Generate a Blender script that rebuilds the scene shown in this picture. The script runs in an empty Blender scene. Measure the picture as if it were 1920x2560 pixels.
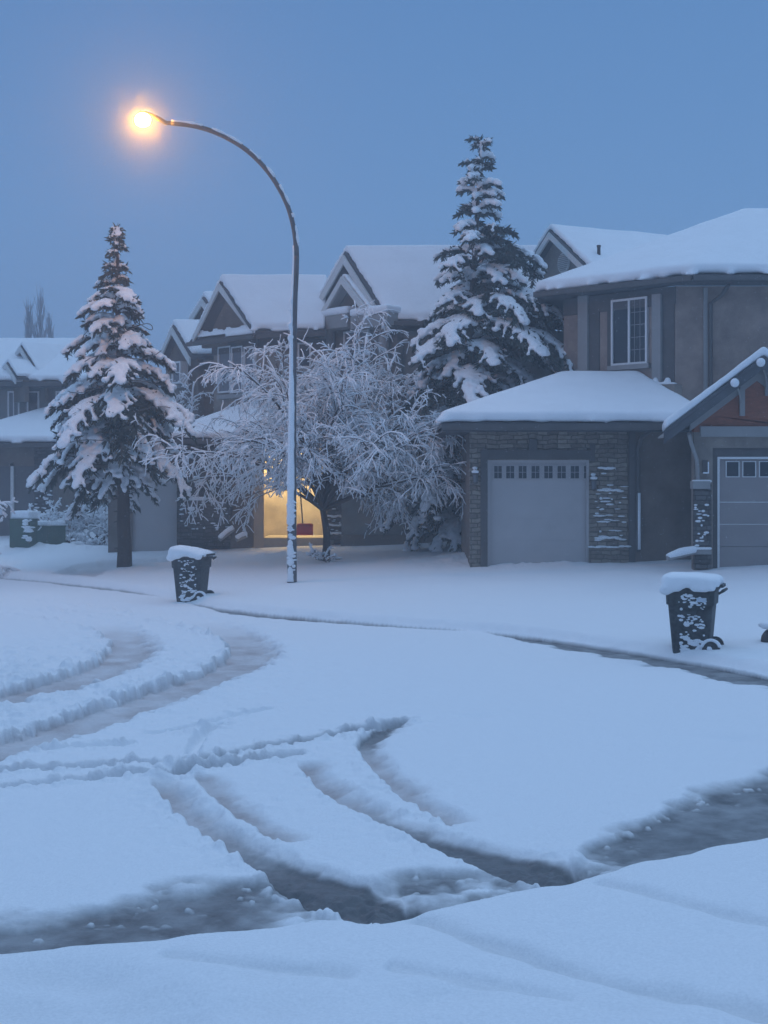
import bpy, bmesh, math, random
import numpy as np
from mathutils import Vector, Matrix
random.seed(7)
rnd = random.random
def ru(a, b): return a + (b - a) * random.random()

# ------------------------------------------------------------------ scene
scene = bpy.context.scene
C = scene.collection
F, H, HZ = 3400.0, 2.6, 1200.0            # focal length in photo pixels, eye height, horizon row
def P(px, py, D):                          # point seen at (px,py) of the 1920x2560 photo, D metres away
    return Vector(((px - 960) * D / F, D, H - (py - HZ) * D / F))
def G(px, py, z=0.0):                      # ground point of height z seen at (px,py)
    D = F * (H - z) / (py - HZ)
    return ((px - 960) * D / F, D)

cam_d = bpy.data.cameras.new("camera")
cam = bpy.data.objects.new("camera", cam_d); C.objects.link(cam)
cam.location = (0, 0, H); cam.rotation_euler = (math.radians(90), 0, 0)
cam_d.sensor_fit = 'VERTICAL'; cam_d.sensor_height = 36.0
cam_d.lens = 36.0 * F / 2560.0
cam_d.shift_y = -(1280 - HZ) / 2560.0
cam_d.clip_end = 1500; cam_d.clip_start = 0.1
scene.camera = cam
vs = scene.view_settings
vs.view_transform = 'Standard'; vs.look = 'None'; vs.exposure = 0; vs.gamma = 1
try: vs.use_curve_mapping = False
except Exception: pass
cy = scene.cycles
cy.use_denoising = True
cy.max_bounces = 5; cy.diffuse_bounces = 3; cy.glossy_bounces = 2; cy.transmission_bounces = 3
cy.volume_bounces = 1; cy.transparent_max_bounces = 6
cy.sample_clamp_indirect = 2.0
cy.caustics_reflective = False; cy.caustics_refractive = False

# ------------------------------------------------------------------ materials
def new_mat(name):
    m = bpy.data.materials.new(name); m.use_nodes = True
    nt = m.node_tree; return m, nt, nt.nodes["Principled BSDF"]
def link(nt, a, b): nt.links.new(a, b)
def mat(name, col, rough=0.8, amt=0.15, scale=4.0, bump=0.0, bscale=None, metal=0.0, stretch=(1, 1, 1), spec=0.3):
    m, nt, b = new_mat(name)
    b.inputs['Roughness'].default_value = rough; b.inputs['Metallic'].default_value = metal
    b.inputs['Specular IOR Level'].default_value = spec
    tc = nt.nodes.new('ShaderNodeTexCoord'); mp = nt.nodes.new('ShaderNodeMapping')
    mp.inputs['Scale'].default_value = stretch
    link(nt, tc.outputs['Object'], mp.inputs['Vector'])
    n = nt.nodes.new('ShaderNodeTexNoise'); n.inputs['Scale'].default_value = scale
    n.inputs['Detail'].default_value = 6; n.inputs['Roughness'].default_value = 0.65
    link(nt, mp.outputs[0], n.inputs['Vector'])
    r = nt.nodes.new('ShaderNodeValToRGB')
    lo = [max(0, c * (1 - amt)) for c in col]; hi = [min(1, c * (1 + amt)) for c in col]
    r.color_ramp.elements[0].position = .3; r.color_ramp.elements[1].position = .7
    r.color_ramp.elements[0].color = (*lo, 1); r.color_ramp.elements[1].color = (*hi, 1)
    link(nt, n.outputs[0], r.inputs[0]); link(nt, r.outputs[0], b.inputs['Base Color'])
    if bump:
        n2 = nt.nodes.new('ShaderNodeTexNoise'); n2.inputs['Scale'].default_value = bscale or scale * 5
        n2.inputs['Detail'].default_value = 5
        link(nt, mp.outputs[0], n2.inputs['Vector'])
        bp = nt.nodes.new('ShaderNodeBump'); bp.inputs['Strength'].default_value = bump; bp.inputs['Distance'].default_value = .03
        link(nt, n2.outputs[0], bp.inputs['Height']); link(nt, bp.outputs[0], b.inputs['Normal'])
    return m

def stone_mat(name, base):
    m, nt, b = new_mat(name); b.inputs['Roughness'].default_value = .85
    tc = nt.nodes.new('ShaderNodeTexCoord')
    # (x+y, z) so that both front and angled walls show courses
    sep = nt.nodes.new('ShaderNodeSeparateXYZ'); link(nt, tc.outputs['Object'], sep.inputs[0])
    ad = nt.nodes.new('ShaderNodeMath'); link(nt, sep.outputs[0], ad.inputs[0]); link(nt, sep.outputs[1], ad.inputs[1])
    cb = nt.nodes.new('ShaderNodeCombineXYZ'); link(nt, ad.outputs[0], cb.inputs[0]); link(nt, sep.outputs[2], cb.inputs[1])
    nz = nt.nodes.new('ShaderNodeTexNoise'); nz.inputs['Scale'].default_value = 3.0; nz.inputs['Detail'].default_value = 3
    link(nt, cb.outputs[0], nz.inputs['Vector'])
    mixv = nt.nodes.new('ShaderNodeMix'); mixv.data_type = 'RGBA'; mixv.blend_type = 'LINEAR_LIGHT'
    mixv.inputs[0].default_value = .06
    link(nt, cb.outputs[0], mixv.inputs[6]); link(nt, nz.outputs['Color'], mixv.inputs[7])
    br = nt.nodes.new('ShaderNodeTexBrick')
    br.inputs['Scale'].default_value = 1.0; br.inputs['Brick Width'].default_value = .34; br.inputs['Row Height'].default_value = .11
    br.inputs['Mortar Size'].default_value = .012; br.inputs['Mortar Smooth'].default_value = .3; br.offset = .37; br.squash = .7
    br.inputs['Color1'].default_value = (*[c * 1.3 for c in base], 1); br.inputs['Color2'].default_value = (*[c * .7 for c in base], 1)
    br.inputs['Mortar'].default_value = (*[c * .42 for c in base], 1)
    link(nt, mixv.outputs[2], br.inputs['Vector'])
    n2 = nt.nodes.new('ShaderNodeTexNoise'); n2.inputs['Scale'].default_value = 9; n2.inputs['Detail'].default_value = 6
    link(nt, tc.outputs['Object'], n2.inputs['Vector'])
    mx = nt.nodes.new('ShaderNodeMix'); mx.data_type = 'RGBA'; mx.blend_type = 'OVERLAY'; mx.inputs[0].default_value = .5
    link(nt, br.outputs[0], mx.inputs[6]); link(nt, n2.outputs[0], mx.inputs[7]); link(nt, mx.outputs[2], b.inputs['Base Color'])
    bp = nt.nodes.new('ShaderNodeBump'); bp.inputs['Strength'].default_value = .9; bp.inputs['Distance'].default_value = .05
    ml = nt.nodes.new('ShaderNodeMath'); ml.operation = 'MULTIPLY_ADD'; ml.inputs[1].default_value = -1.0
    link(nt, br.outputs['Fac'], ml.inputs[0]); link(nt, n2.outputs[0], ml.inputs[2])
    link(nt, ml.outputs[0], bp.inputs['Height']); link(nt, bp.outputs[0], b.inputs['Normal'])
    return m

def emit_mat(name, col, s):
    m, nt, b = new_mat(name)
    b.inputs['Base Color'].default_value = (*col, 1); b.inputs['Emission Color'].default_value = (*col, 1)
    b.inputs['Emission Strength'].default_value = s; return m

SNOW = mat('snow', (.86, .88, .91), .7, .03, 2.0, .25, 22, spec=.2)
FLAKE, _nt, _b = new_mat('snow_flake'); _b.inputs['Base Color'].default_value = (.85, .87, .9, 1); _b.inputs['Roughness'].default_value = .8
STUCCO = mat('stucco', (.30, .225, .19), .95, .30, 1.6, .25, 60)
STUCCO2 = mat('stucco_taupe', (.26, .22, .19), .95, .30, 1.6, .2, 50)
STUCCO3 = mat('stucco_brown', (.175, .14, .12), .95, .30, 1.6, .2, 50)
STUCCO4 = mat('stucco_grey', (.20, .20, .195), .95, .30, 1.3, .2, 50)
TRIM = mat('trim_paint', (.30, .29, .285), .7, .08, 3)
TRIMD = mat('dark_trim', (.10, .092, .09), .7, .15, 3)
TRIML = mat('pale_trim', (.62, .62, .61), .7, .06, 3)
FASCIA = mat('fascia', (.085, .085, .092), .6, .2, 3)
SHINGLE = mat('shingles', (.05, .05, .055), .9, .3, 20)
RUST = mat('rust_shingle', (.30, .105, .06), .9, .25, 6, .3, 30, stretch=(1, 1, 3))
DOORW = mat('garage_door_paint', (.46, .43, .425), .55, .05, 2.5)
DOORG = mat('garage_door_taupe', (.30, .265, .26), .6, .06, 2)
DOORD = mat('garage_door_dark', (.13, .125, .13), .6, .1, 2)
WHITE = mat('white_paint', (.72, .72, .72), .5, .04, 3)
STONE = stone_mat('stone_veneer', (.23, .19, .155))
STONED = stone_mat('dark_stone_veneer', (.095, .088, .085))
GLASS, _nt, _b = new_mat('window_glass')
_b.inputs['Base Color'].default_value = (.03, .036, .045, 1); _b.inputs['Roughness'].default_value = .08; _b.inputs['Specular IOR Level'].default_value = .5
BLIND = mat('blinds_glass', (.16, .17, .19), .35, .1, 6, stretch=(1, 1, 8))
CREAM = mat('cream_wall', (.80, .66, .42), .8, .05, 2)
WAINS = mat('grey_wainscot', (.16, .13, .11), .8, .1, 3)
CONC = mat('concrete', (.35, .31, .27), .9, .1, 3)
METAL = mat('galvanised_steel', (.11, .11, .115), .6, .2, 5, metal=.2)
BARK = mat('bark', (.06, .045, .038), .95, .35, 5, .6, 25, stretch=(1, 1, .4))
TWIG = mat('twig_bark', (.085, .07, .068), .95, .3, 8)
TWIGFAR = mat('hazed_frosted_bark', (.34, .34, .37), .95, .2, 8)  # bark lightened to put distance haze and frost into its colour
NEEDLE = mat('needles', (.050, .062, .050), .85, .45, 5)
BINP = mat('bin_plastic', (.045, .05, .052), .6, .75, 16)
RUBBER = mat('wheel_rubber', (.05, .052, .052), .7, .2, 8)
GREEN = mat('green_cabinet', (.07, .115, .085), .6, .15, 4)
REDP = mat('red_plastic', (.55, .035, .04), .4, .1, 4)
SHAFT = mat('dark_shaft', (.05, .04, .04), .5, .1, 4)
STICK = mat('pale_sticker', (.55, .62, .7), .5, .1, 8)
BOARD = mat('brown_board', (.10, .06, .045), .9, .2, 3)
LENS = emit_mat('lamp_lens', (1.0, .41, .03), 470.0)
BULB = emit_mat('garage_bulb', (1.0, .72, .36), 12.0)

# ------------------------------------------------------------------ mesh builder
def wloc(o):
    v = Vector((0, 0, 0))
    while o is not None: v += o.location; o = o.parent
    return v
class MB:
    def __init__(s): s.v = []; s.f = []; s.mi = []; s.cur = 0
    def add(s, vs_, fs):
        n = len(s.v); s.v.extend([tuple(q) for q in vs_])
        for f in fs: s.f.append(tuple(i + n for i in f)); s.mi.append(s.cur)
    def obox(s, o, u, v, w):                # oriented box from corner o with edge vectors
        o, u, v, w = Vector(o), Vector(u), Vector(v), Vector(w)
        p = [o, o + u, o + u + v, o + v, o + w, o + u + w, o + u + v + w, o + v + w]
        fs = [(0, 3, 2, 1), (4, 5, 6, 7), (0, 1, 5, 4), (1, 2, 6, 5), (2, 3, 7, 6), (3, 0, 4, 7)]
        if u.cross(v).dot(w) < 0: fs = [tuple(reversed(f)) for f in fs]
        s.add(p, fs)
    def box(s, x0, x1, y0, y1, z0, z1):
        s.obox((x0, y0, z0), (x1 - x0, 0, 0), (0, y1 - y0, 0), (0, 0, z1 - z0))
    def prism(s, pts, ext):                 # polygon extruded along ext
        pts = [Vector(p) for p in pts]; ext = Vector(ext); n = len(pts)
        nrm = Vector((0, 0, 0))
        for i in range(n): nrm += (pts[i] - pts[0]).cross(pts[(i + 1) % n] - pts[0])
        if nrm.dot(ext) < 0: pts = pts[::-1]
        fs = [tuple(range(n))[::-1], tuple(range(n, 2 * n))]
        fs += [(i, (i + 1) % n, n + (i + 1) % n, n + i) for i in range(n)]
        s.add(pts + [p + ext for p in pts], fs)
    def tube(s, pts, rad, k=6, cap=True):
        pts = [Vector(p) for p in pts]; n = len(pts)
        if not hasattr(rad, '__len__'): rad = [rad] * n
        vs_ = []; a = None
        for i in range(n):
            t = (pts[min(i + 1, n - 1)] - pts[max(i - 1, 0)])
            if t.length < 1e-9: t = Vector((0, 0, 1))
            t.normalize()
            if a is None: a = t.orthogonal().normalized()
            a = (a - t * a.dot(t))
            if a.length < 1e-6: a = t.orthogonal()
            a.normalize(); b = t.cross(a)
            for j in range(k):
                th = 2 * math.pi * j / k
                vs_.append(pts[i] + (a * math.cos(th) + b * math.sin(th)) * rad[i])
        fs = []
        for i in range(n - 1):
            for j in range(k):
                j2 = (j + 1) % k
                fs.append((i * k + j, i * k + j2, (i + 1) * k + j2, (i + 1) * k + j))
        if cap: fs.append(tuple(range(k))[::-1]); fs.append(tuple(range((n - 1) * k, n * k)))
        s.add(vs_, fs)
    def ball(s, c, r, k=8, m=5, rot=None):
        if not hasattr(r, '__len__'): r = (r, r, r)
        c = Vector(c); vs_ = []
        for i in range(1, m):
            ph = math.pi * i / m
            for j in range(k):
                th = 2 * math.pi * j / k
                q = Vector((r[0] * math.sin(ph) * math.cos(th), r[1] * math.sin(ph) * math.sin(th), r[2] * math.cos(ph)))
                if rot: q = rot @ q
                vs_.append(c + q)
        t = Vector((0, 0, r[2])); bq = Vector((0, 0, -r[2]))
        if rot: t = rot @ t; bq = rot @ bq
        vs_ += [c + t, c + bq]; T = len(vs_) - 2
        fs = []
        for i in range(m - 2):
            for j in range(k):
                fs.append((i * k + j, (i + 1) * k + j, (i + 1) * k + (j + 1) % k, i * k + (j + 1) % k))
        for j in range(k):
            fs.append((T, j, (j + 1) % k)); fs.append((T + 1, (m - 2) * k + (j + 1) % k, (m - 2) * k + j))
        s.add(vs_, fs)
    def build(s, name, mats, parent=None, smooth=False, local=False):
        me = bpy.data.meshes.new(name)
        off = Vector((0, 0, 0)) if (local or parent is None) else wloc(parent)
        me.from_pydata([(v[0] - off.x, v[1] - off.y, v[2] - off.z) for v in s.v], [], s.f)
        if not isinstance(mats, (list, tuple)): mats = [mats]
        for m in mats: me.materials.append(m)
        if len(mats) > 1: me.polygons.foreach_set('material_index', s.mi)
        if smooth: me.polygons.foreach_set('use_smooth', [True] * len(me.polygons))
        me.update()
        o = bpy.data.objects.new(name, me); C.objects.link(o)
        if parent: o.parent = parent
        return o
def tag(o, label, cat, group=None, kind=None):
    if label: o['label'] = label
    if cat: o['category'] = cat
    if group: o['group'] = group
    if kind: o['kind'] = kind
    return o
def thing(name, label, cat, loc, group=None, rz=0):
    o = bpy.data.objects.new(name, None); C.objects.link(o)
    o.location = loc; o.rotation_euler = (0, 0, rz); o.empty_display_size = .3
    return tag(o, label, cat, group)
def puff(o, vox=.08, it=6, disp=0.0, dscale=.4):      # fuse and round a snow mesh
    r = o.modifiers.new('r', 'REMESH'); r.mode = 'VOXEL'; r.voxel_size = vox; r.use_smooth_shade = True
    s = o.modifiers.new('s', 'SMOOTH'); s.factor = .5; s.iterations = it
    if disp:
        t = bpy.data.textures.new('snow_lumps', 'CLOUDS'); t.noise_scale = dscale; t.noise_depth = 3
        d = o.modifiers.new('d', 'DISPLACE'); d.texture = t; d.strength = disp; d.mid_level = .5
    return o

class Wall:                                 # a vertical wall standing on the plan line A-B
    def __init__(s, A, B):
        s.A = Vector((A[0], A[1], 0)); s.L = (Vector((B[0], B[1], 0)) - s.A).length
        s.u = (Vector((B[0], B[1], 0)) - s.A) / s.L
        n = Vector((s.u.y, -s.u.x, 0))
        s.n = n if n.dot(Vector((0, 0, 0)) - s.A) > 0 else -n
    def pt(s, t, z, o=0.0): return s.A + s.u * t + s.n * o + Vector((0, 0, z))
    def hit(s, px, py, o=0.0):
        d = Vector(((px - 960) / F, 1, -(py - HZ) / F)); c = Vector((0, 0, H))
        a = s.A + s.n * o
        k = (a - c).dot(s.n) / d.dot(s.n); q = c + d * k
        return (q - a).dot(s.u), q.z
    def box(s, mb, t0, t1, z0, z1, o0, o1):
        mb.obox(s.pt(t0, z0, o0), s.u * (t1 - t0), Vector((0, 0, z1 - z0)), s.n * (o1 - o0))
    def pbox(s, mb, x0, y0, x1, y1, o0, o1):  # the same, corners given as seen in the photo
        xm, ym = (x0 + x1) / 2, (y0 + y1) / 2
        t0 = s.hit(x0, ym, o1)[0]; t1 = s.hit(x1, ym, o1)[0]; z1 = s.hit(xm, y0, o1)[1]; z0 = s.hit(xm, y1, o1)[1]
        s.box(mb, t0, t1, z0, z1, o0, o1); return t0, t1, z0, z1
    def window(s, parent, x0, y0, x1, y1, fr=.06, cols=1, rows=1, glass=None, frame=None, o=.03, sill=True, grid_half=False):
        m = MB(); xm, ym = (x0 + x1) / 2, (y0 + y1) / 2
        t0 = s.hit(x0, ym)[0]; t1 = s.hit(x1, ym)[0]; z1 = s.hit(xm, y0)[1]; z0 = s.hit(xm, y1)[1]
        fo = o + .035
        s.box(m, t0, t0 + fr, z0, z1, 0, fo); s.box(m, t1 - fr, t1, z0, z1, 0, fo)
        s.box(m, t0 + fr, t1 - fr, z1 - fr, z1, 0, fo - .003); s.box(m, t0 + fr, t1 - fr, z0, z0 + fr, 0, fo - .003)
        a0, a1, b0, b1 = t0 + fr, t1 - fr, z0 + fr, z1 - fr
        w = .018 if cols * rows > 4 else fr * .6
        if grid_half:
            mid = (a0 + a1) / 2
            s.box(m, mid - .03, mid + .03, b0, b1, 0, fo - .006)
            mu_ = MB()
            for i in range(1, cols): q = mid + (a1 - mid) * i / cols; s.box(mu_, q - .007, q + .007, b0, b1, 0, o + .012)
            for i in range(1, rows): q = b0 + (b1 - b0) * i / rows; s.box(mu_, mid + .03, a1, q - .007, q + .007, 0, o + .014)
        else:
            for i in range(1, cols): q = a0 + (a1 - a0) * i / cols; s.box(m, q - w / 2, q + w / 2, b0, b1, 0, fo - .006)
            for i in range(1, rows): q = b0 + (b1 - b0) * i / rows; s.box(m, a0, a1, q - w / 2, q + w / 2, 0, fo - .009)
        fo_ = m.build('window', frame or WHITE, parent)
        if grid_half: mu_.build('muntin', TRIM, fo_)
        g = MB(); s.box(g, a0, a1, b0, b1, -.01, o - .005); g.build('pane', glass or GLASS, fo_)
        if sill:
            q = MB(); s.box(q, t0 - .08, t1 + .08, z0 - .12, z0 - .002, 0, .12); q.build('sill', TRIM, fo_)
        return fo_

def roof(parent, polys, board=.10, snow=.24, vox=.09, eaves=(), clump=.06, mats=None, label=None):
    b = MB()
    for p in polys: b.prism(p, (0, 0, -board))
    r = b.build('roof', mats or FASCIA, parent)
    s = MB()
    for p in polys: s.prism([Vector(q) + Vector((0, 0, .004)) for q in p], (0, 0, snow))
    for (a, c) in eaves:                     # clumps of snow creeping over the gutter
        a, c = Vector(a), Vector(c); L = (c - a).length; t = 0
        while t < L:
            q = a.lerp(c, t / L)
            s.ball(q + Vector((ru(-.03, .03), ru(-.05, 0), ru(0, .05))), (ru(.08, .3), ru(.06, .10), clump * ru(.5, 1.3)), 7, 5)
            t += ru(.2, 1.3)
    so = s.build('snow_cover', SNOW, r, smooth=True)
    puff(so, vox * .8, 5, .06, 1.1)
    return r
def gutter(parent, pts, r=.06):
    m = MB()
    for a, b in zip(pts[:-1], pts[1:]):
        a, b = Vector(a), Vector(b); d = (b - a).normalized(); n = Vector((d.y, -d.x, 0)).normalized()
        if n.y > 0: n = -n
        m.obox(a - Vector((0, 0, .14)), b - a, n * .11, (0, 0, .13))
    return m.build('gutter', TRIMD, parent)

# ------------------------------------------------------------------ numpy noise
def _h(ix, iy, s):
    n = (ix.astype(np.int64) * 374761393 + iy.astype(np.int64) * 668265263 + s * 1442695041) & 0xffffffff
    n = ((n ^ (n >> 13)) * 1274126177) & 0xffffffff
    return ((n ^ (n >> 16)) & 0xffff) / 65535.0
def vnoise(x, y, s=0):
    ix, iy = np.floor(x), np.floor(y); fx, fy = x - ix, y - iy
    fx = fx * fx * fx * (fx * (fx * 6 - 15) + 10); fy = fy * fy * fy * (fy * (fy * 6 - 15) + 10)
    a = _h(ix, iy, s) * (1 - fx) + _h(ix + 1, iy, s) * fx
    b = _h(ix, iy + 1, s) * (1 - fx) + _h(ix + 1, iy + 1, s) * fx
    return a * (1 - fy) + b * fy
def fbm(x, y, o=3, s=0):
    t = 0; a = .5; n = 0
    for i in range(o):
        t = t + a * vnoise(x * 2 ** i + 17.3 * i, y * 2 ** i - 9.1 * i, s + i); n += a; a *= .5
    return t / n
def sstep(a, b, x):
    t = np.clip((x - a) / (b - a), 0, 1); return t * t * (3 - 2 * t)
def crom(pts, n=8):
    pts = [np.array(p, float) for p in pts]; out = []
    pp = [2 * pts[0] - pts[1]] + pts + [2 * pts[-1] - pts[-2]]
    for i in range(1, len(pp) - 2):
        p0, p1, p2, p3 = pp[i - 1:i + 3]
        for k in range(n):
            t = k / n
            out.append(.5 * ((2 * p1) + (-p0 + p2) * t + (2 * p0 - 5 * p1 + 4 * p2 - p3) * t * t + (-p0 + 3 * p1 - 3 * p2 + p3) * t ** 3))
    out.append(pts[-1]); return np.array(out)
def pdist(X, Y, pts, closed=False):
    """distance to a polyline, position along it (0..1), on which side"""
    if closed: pts = np.vstack([pts, pts[:1]])
    d2 = np.full(X.shape, 1e18); tt = np.zeros(X.shape); sd = np.zeros(X.shape)
    n = len(pts) - 1
    for i in range(n):
        ax, ay = pts[i][:2]; bx, by = pts[i + 1][:2]; ex, ey = bx - ax, by - ay; l2 = ex * ex + ey * ey + 1e-12
        k = np.clip(((X - ax) * ex + (Y - ay) * ey) / l2, 0, 1)
        q = (X - ax - k * ex) ** 2 + (Y - ay - k * ey) ** 2
        m = q < d2
        d2 = np.where(m, q, d2); tt = np.where(m, (i + k) / n, tt)
        sd = np.where(m, np.sign(ex * (Y - ay) - ey * (X - ax)), sd)
    return np.sqrt(d2), tt, sd
def inside(X, Y, pts):
    c = np.zeros(X.shape, bool); n = len(pts)
    for i in range(n):
        ax, ay = pts[i][:2]; bx, by = pts[(i + 1) % n][:2]
        if ay == by: continue
        c ^= ((ay > Y) != (by > Y)) & (X < (bx - ax) * (Y - ay) / (by - ay) + ax)
    return c

# ------------------------------------------------------------------ ground: kerb lines
far_px = [(-400, 1415, .25), (50, 1447, .25), (190, 1460, .35), (330, 1477, .3), (430, 1496, .0), (540, 1517, .3), (620, 1528, .55), (700, 1537, .55), (900, 1554, .4),
          (1120, 1570, .15), (1190, 1575, .02), (1260, 1581, .3), (1370, 1594, .6), (1470, 1609, .75), (1640, 1636, .85), (1780, 1660, .9), (1920, 1688, .95)]
far = [(-70, 66, 0), (-34, 51, .2)] + [(*G(x, y, 0.02), w) for x, y, w in far_px] + [(6.05, 16.0, 1.0), (6.35, 14.2, 1.2)]
near_px = [(1920, 2083, 2.1), (1760, 2115, 1.8), (1600, 2150, 1.5), (1490, 2180, 1.15), (1440, 2192, .5), (1340, 2212, .75), (1200, 2242, 1.2), (1020, 2284, 1.25), (930, 2298, .7), (860, 2301, .6), (760, 2304, 1.05),
           (600, 2317, 1.3), (420, 2340, 1.15), (330, 2348, .85), (150, 2364, .8), (0, 2372, .85)]
near = [(5.5, 12.2, 1.6), (4.1, 10.8, 2.0)] + [(*G(x, y, 0.10), w) for x, y, w in near_px] + [(-4, 6.85, .8), (-9, 6.4, .8), (-30, 6.2, .5), (-70, 8, 0)]
nfar = 0
farS = crom(far, 6); nearS = crom(near, 6)
kerb = np.vstack([farS, nearS]); NF = len(farS)

# tracks: pixel polyline, width (m), depth, dirt, slush start, slush end, berm
TR = [
 # big turning ruts
 ([(-500, 1880), (-250, 1800), (0, 1742), (140, 1708), (255, 1668), (315, 1632), (318, 1600), (275, 1570), (200, 1549), (100, 1534), (0, 1526), (-200, 1512)], .66, .10, .8, 0, 0, .03, 1),
 ([(-500, 2040), (-250, 1945), (0, 1862), (150, 1815), (330, 1755), (480, 1700), (570, 1668), (618, 1634), (608, 1602), (570, 1577), (510, 1556), (420, 1536), (320, 1520), (180, 1503), (0, 1487), (-200, 1470)], .68, .11, .8, 0, 0, .03, 1),
 # narrow ruts running left
 ([(-300, 1965), (0, 1928), (180, 1917), (340, 1906), (400, 1912), (480, 1900), (600, 1880), (740, 1853), (880, 1826), (1008, 1802)], .21, .115, .15, .25, .9, .03, 0),
 ([(-300, 2010), (0, 1968), (180, 1950), (340, 1932), (420, 1936), (480, 1922), (600, 1906), (740, 1884)], .21, .11, .1, .2, .6, .03, 0),
 # four diagonal ruts to the driveway
 ([(395, 1945), (440, 1995), (500, 2045), (580, 2100), (690, 2168), (780, 2225), (870, 2270), (985, 2330)], .24, .085, .9, .0, .95, .012, 2),
 ([(500, 1940), (545, 1985), (600, 2030), (655, 2065), (725, 2105)], .16, .045, .85, .0, .0, .008, 2),
 ([(765, 1900), (800, 1945), (860, 1988), (950, 2040), (1080, 2102), (1220, 2155), (1320, 2185), (1470, 2230)], .20, .075, .9, .0, .95, .012, 2),
 ([(1000, 1806), (930, 1838), (915, 1865), (940, 1905), (985, 1950), (1050, 2002), (1150, 2058)], .20, .07, .85, .85, .0, .010, 2),
 # little ones
 ([(560, 1806), (515, 1828), (490, 1855), (478, 1892)], .15, .075, 0, 0, 0, .015, 0),
 ([(360, 1838), (480, 1815), (580, 1790), (680, 1765)], .14, .05, 0, 0, 0, .01, 0),
 ([(-200, 1900), (0, 1880), (180, 1870), (345, 1858)], .17, .06, 0, 0, 0, .025, 0),
 ([(100, 1520), (260, 1535), (420, 1560), (520, 1590)], .1, .03, 0, 0, 0, .03, 0),
]
GUT = [(-3000, 2330), (-800, 2330), (-300, 2322), (0, 2296), (150, 2288), (330, 2246), (420, 2218), (600, 2200), (720, 2208), (850, 2258), (900, 2246), (950, 2212), (1000, 2186), (1100, 2174), (1200, 2184), (1320, 2212), (1400, 2190), (1440, 2150),
       (1500, 2096), (1600, 2058), (1720, 1988), (1850, 1958), (1920, 1930), (2050, 1870), (2300, 1790), (2600, 1740), (5000, 1700)]
ROADPOLY = kerb[:, :2]
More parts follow.
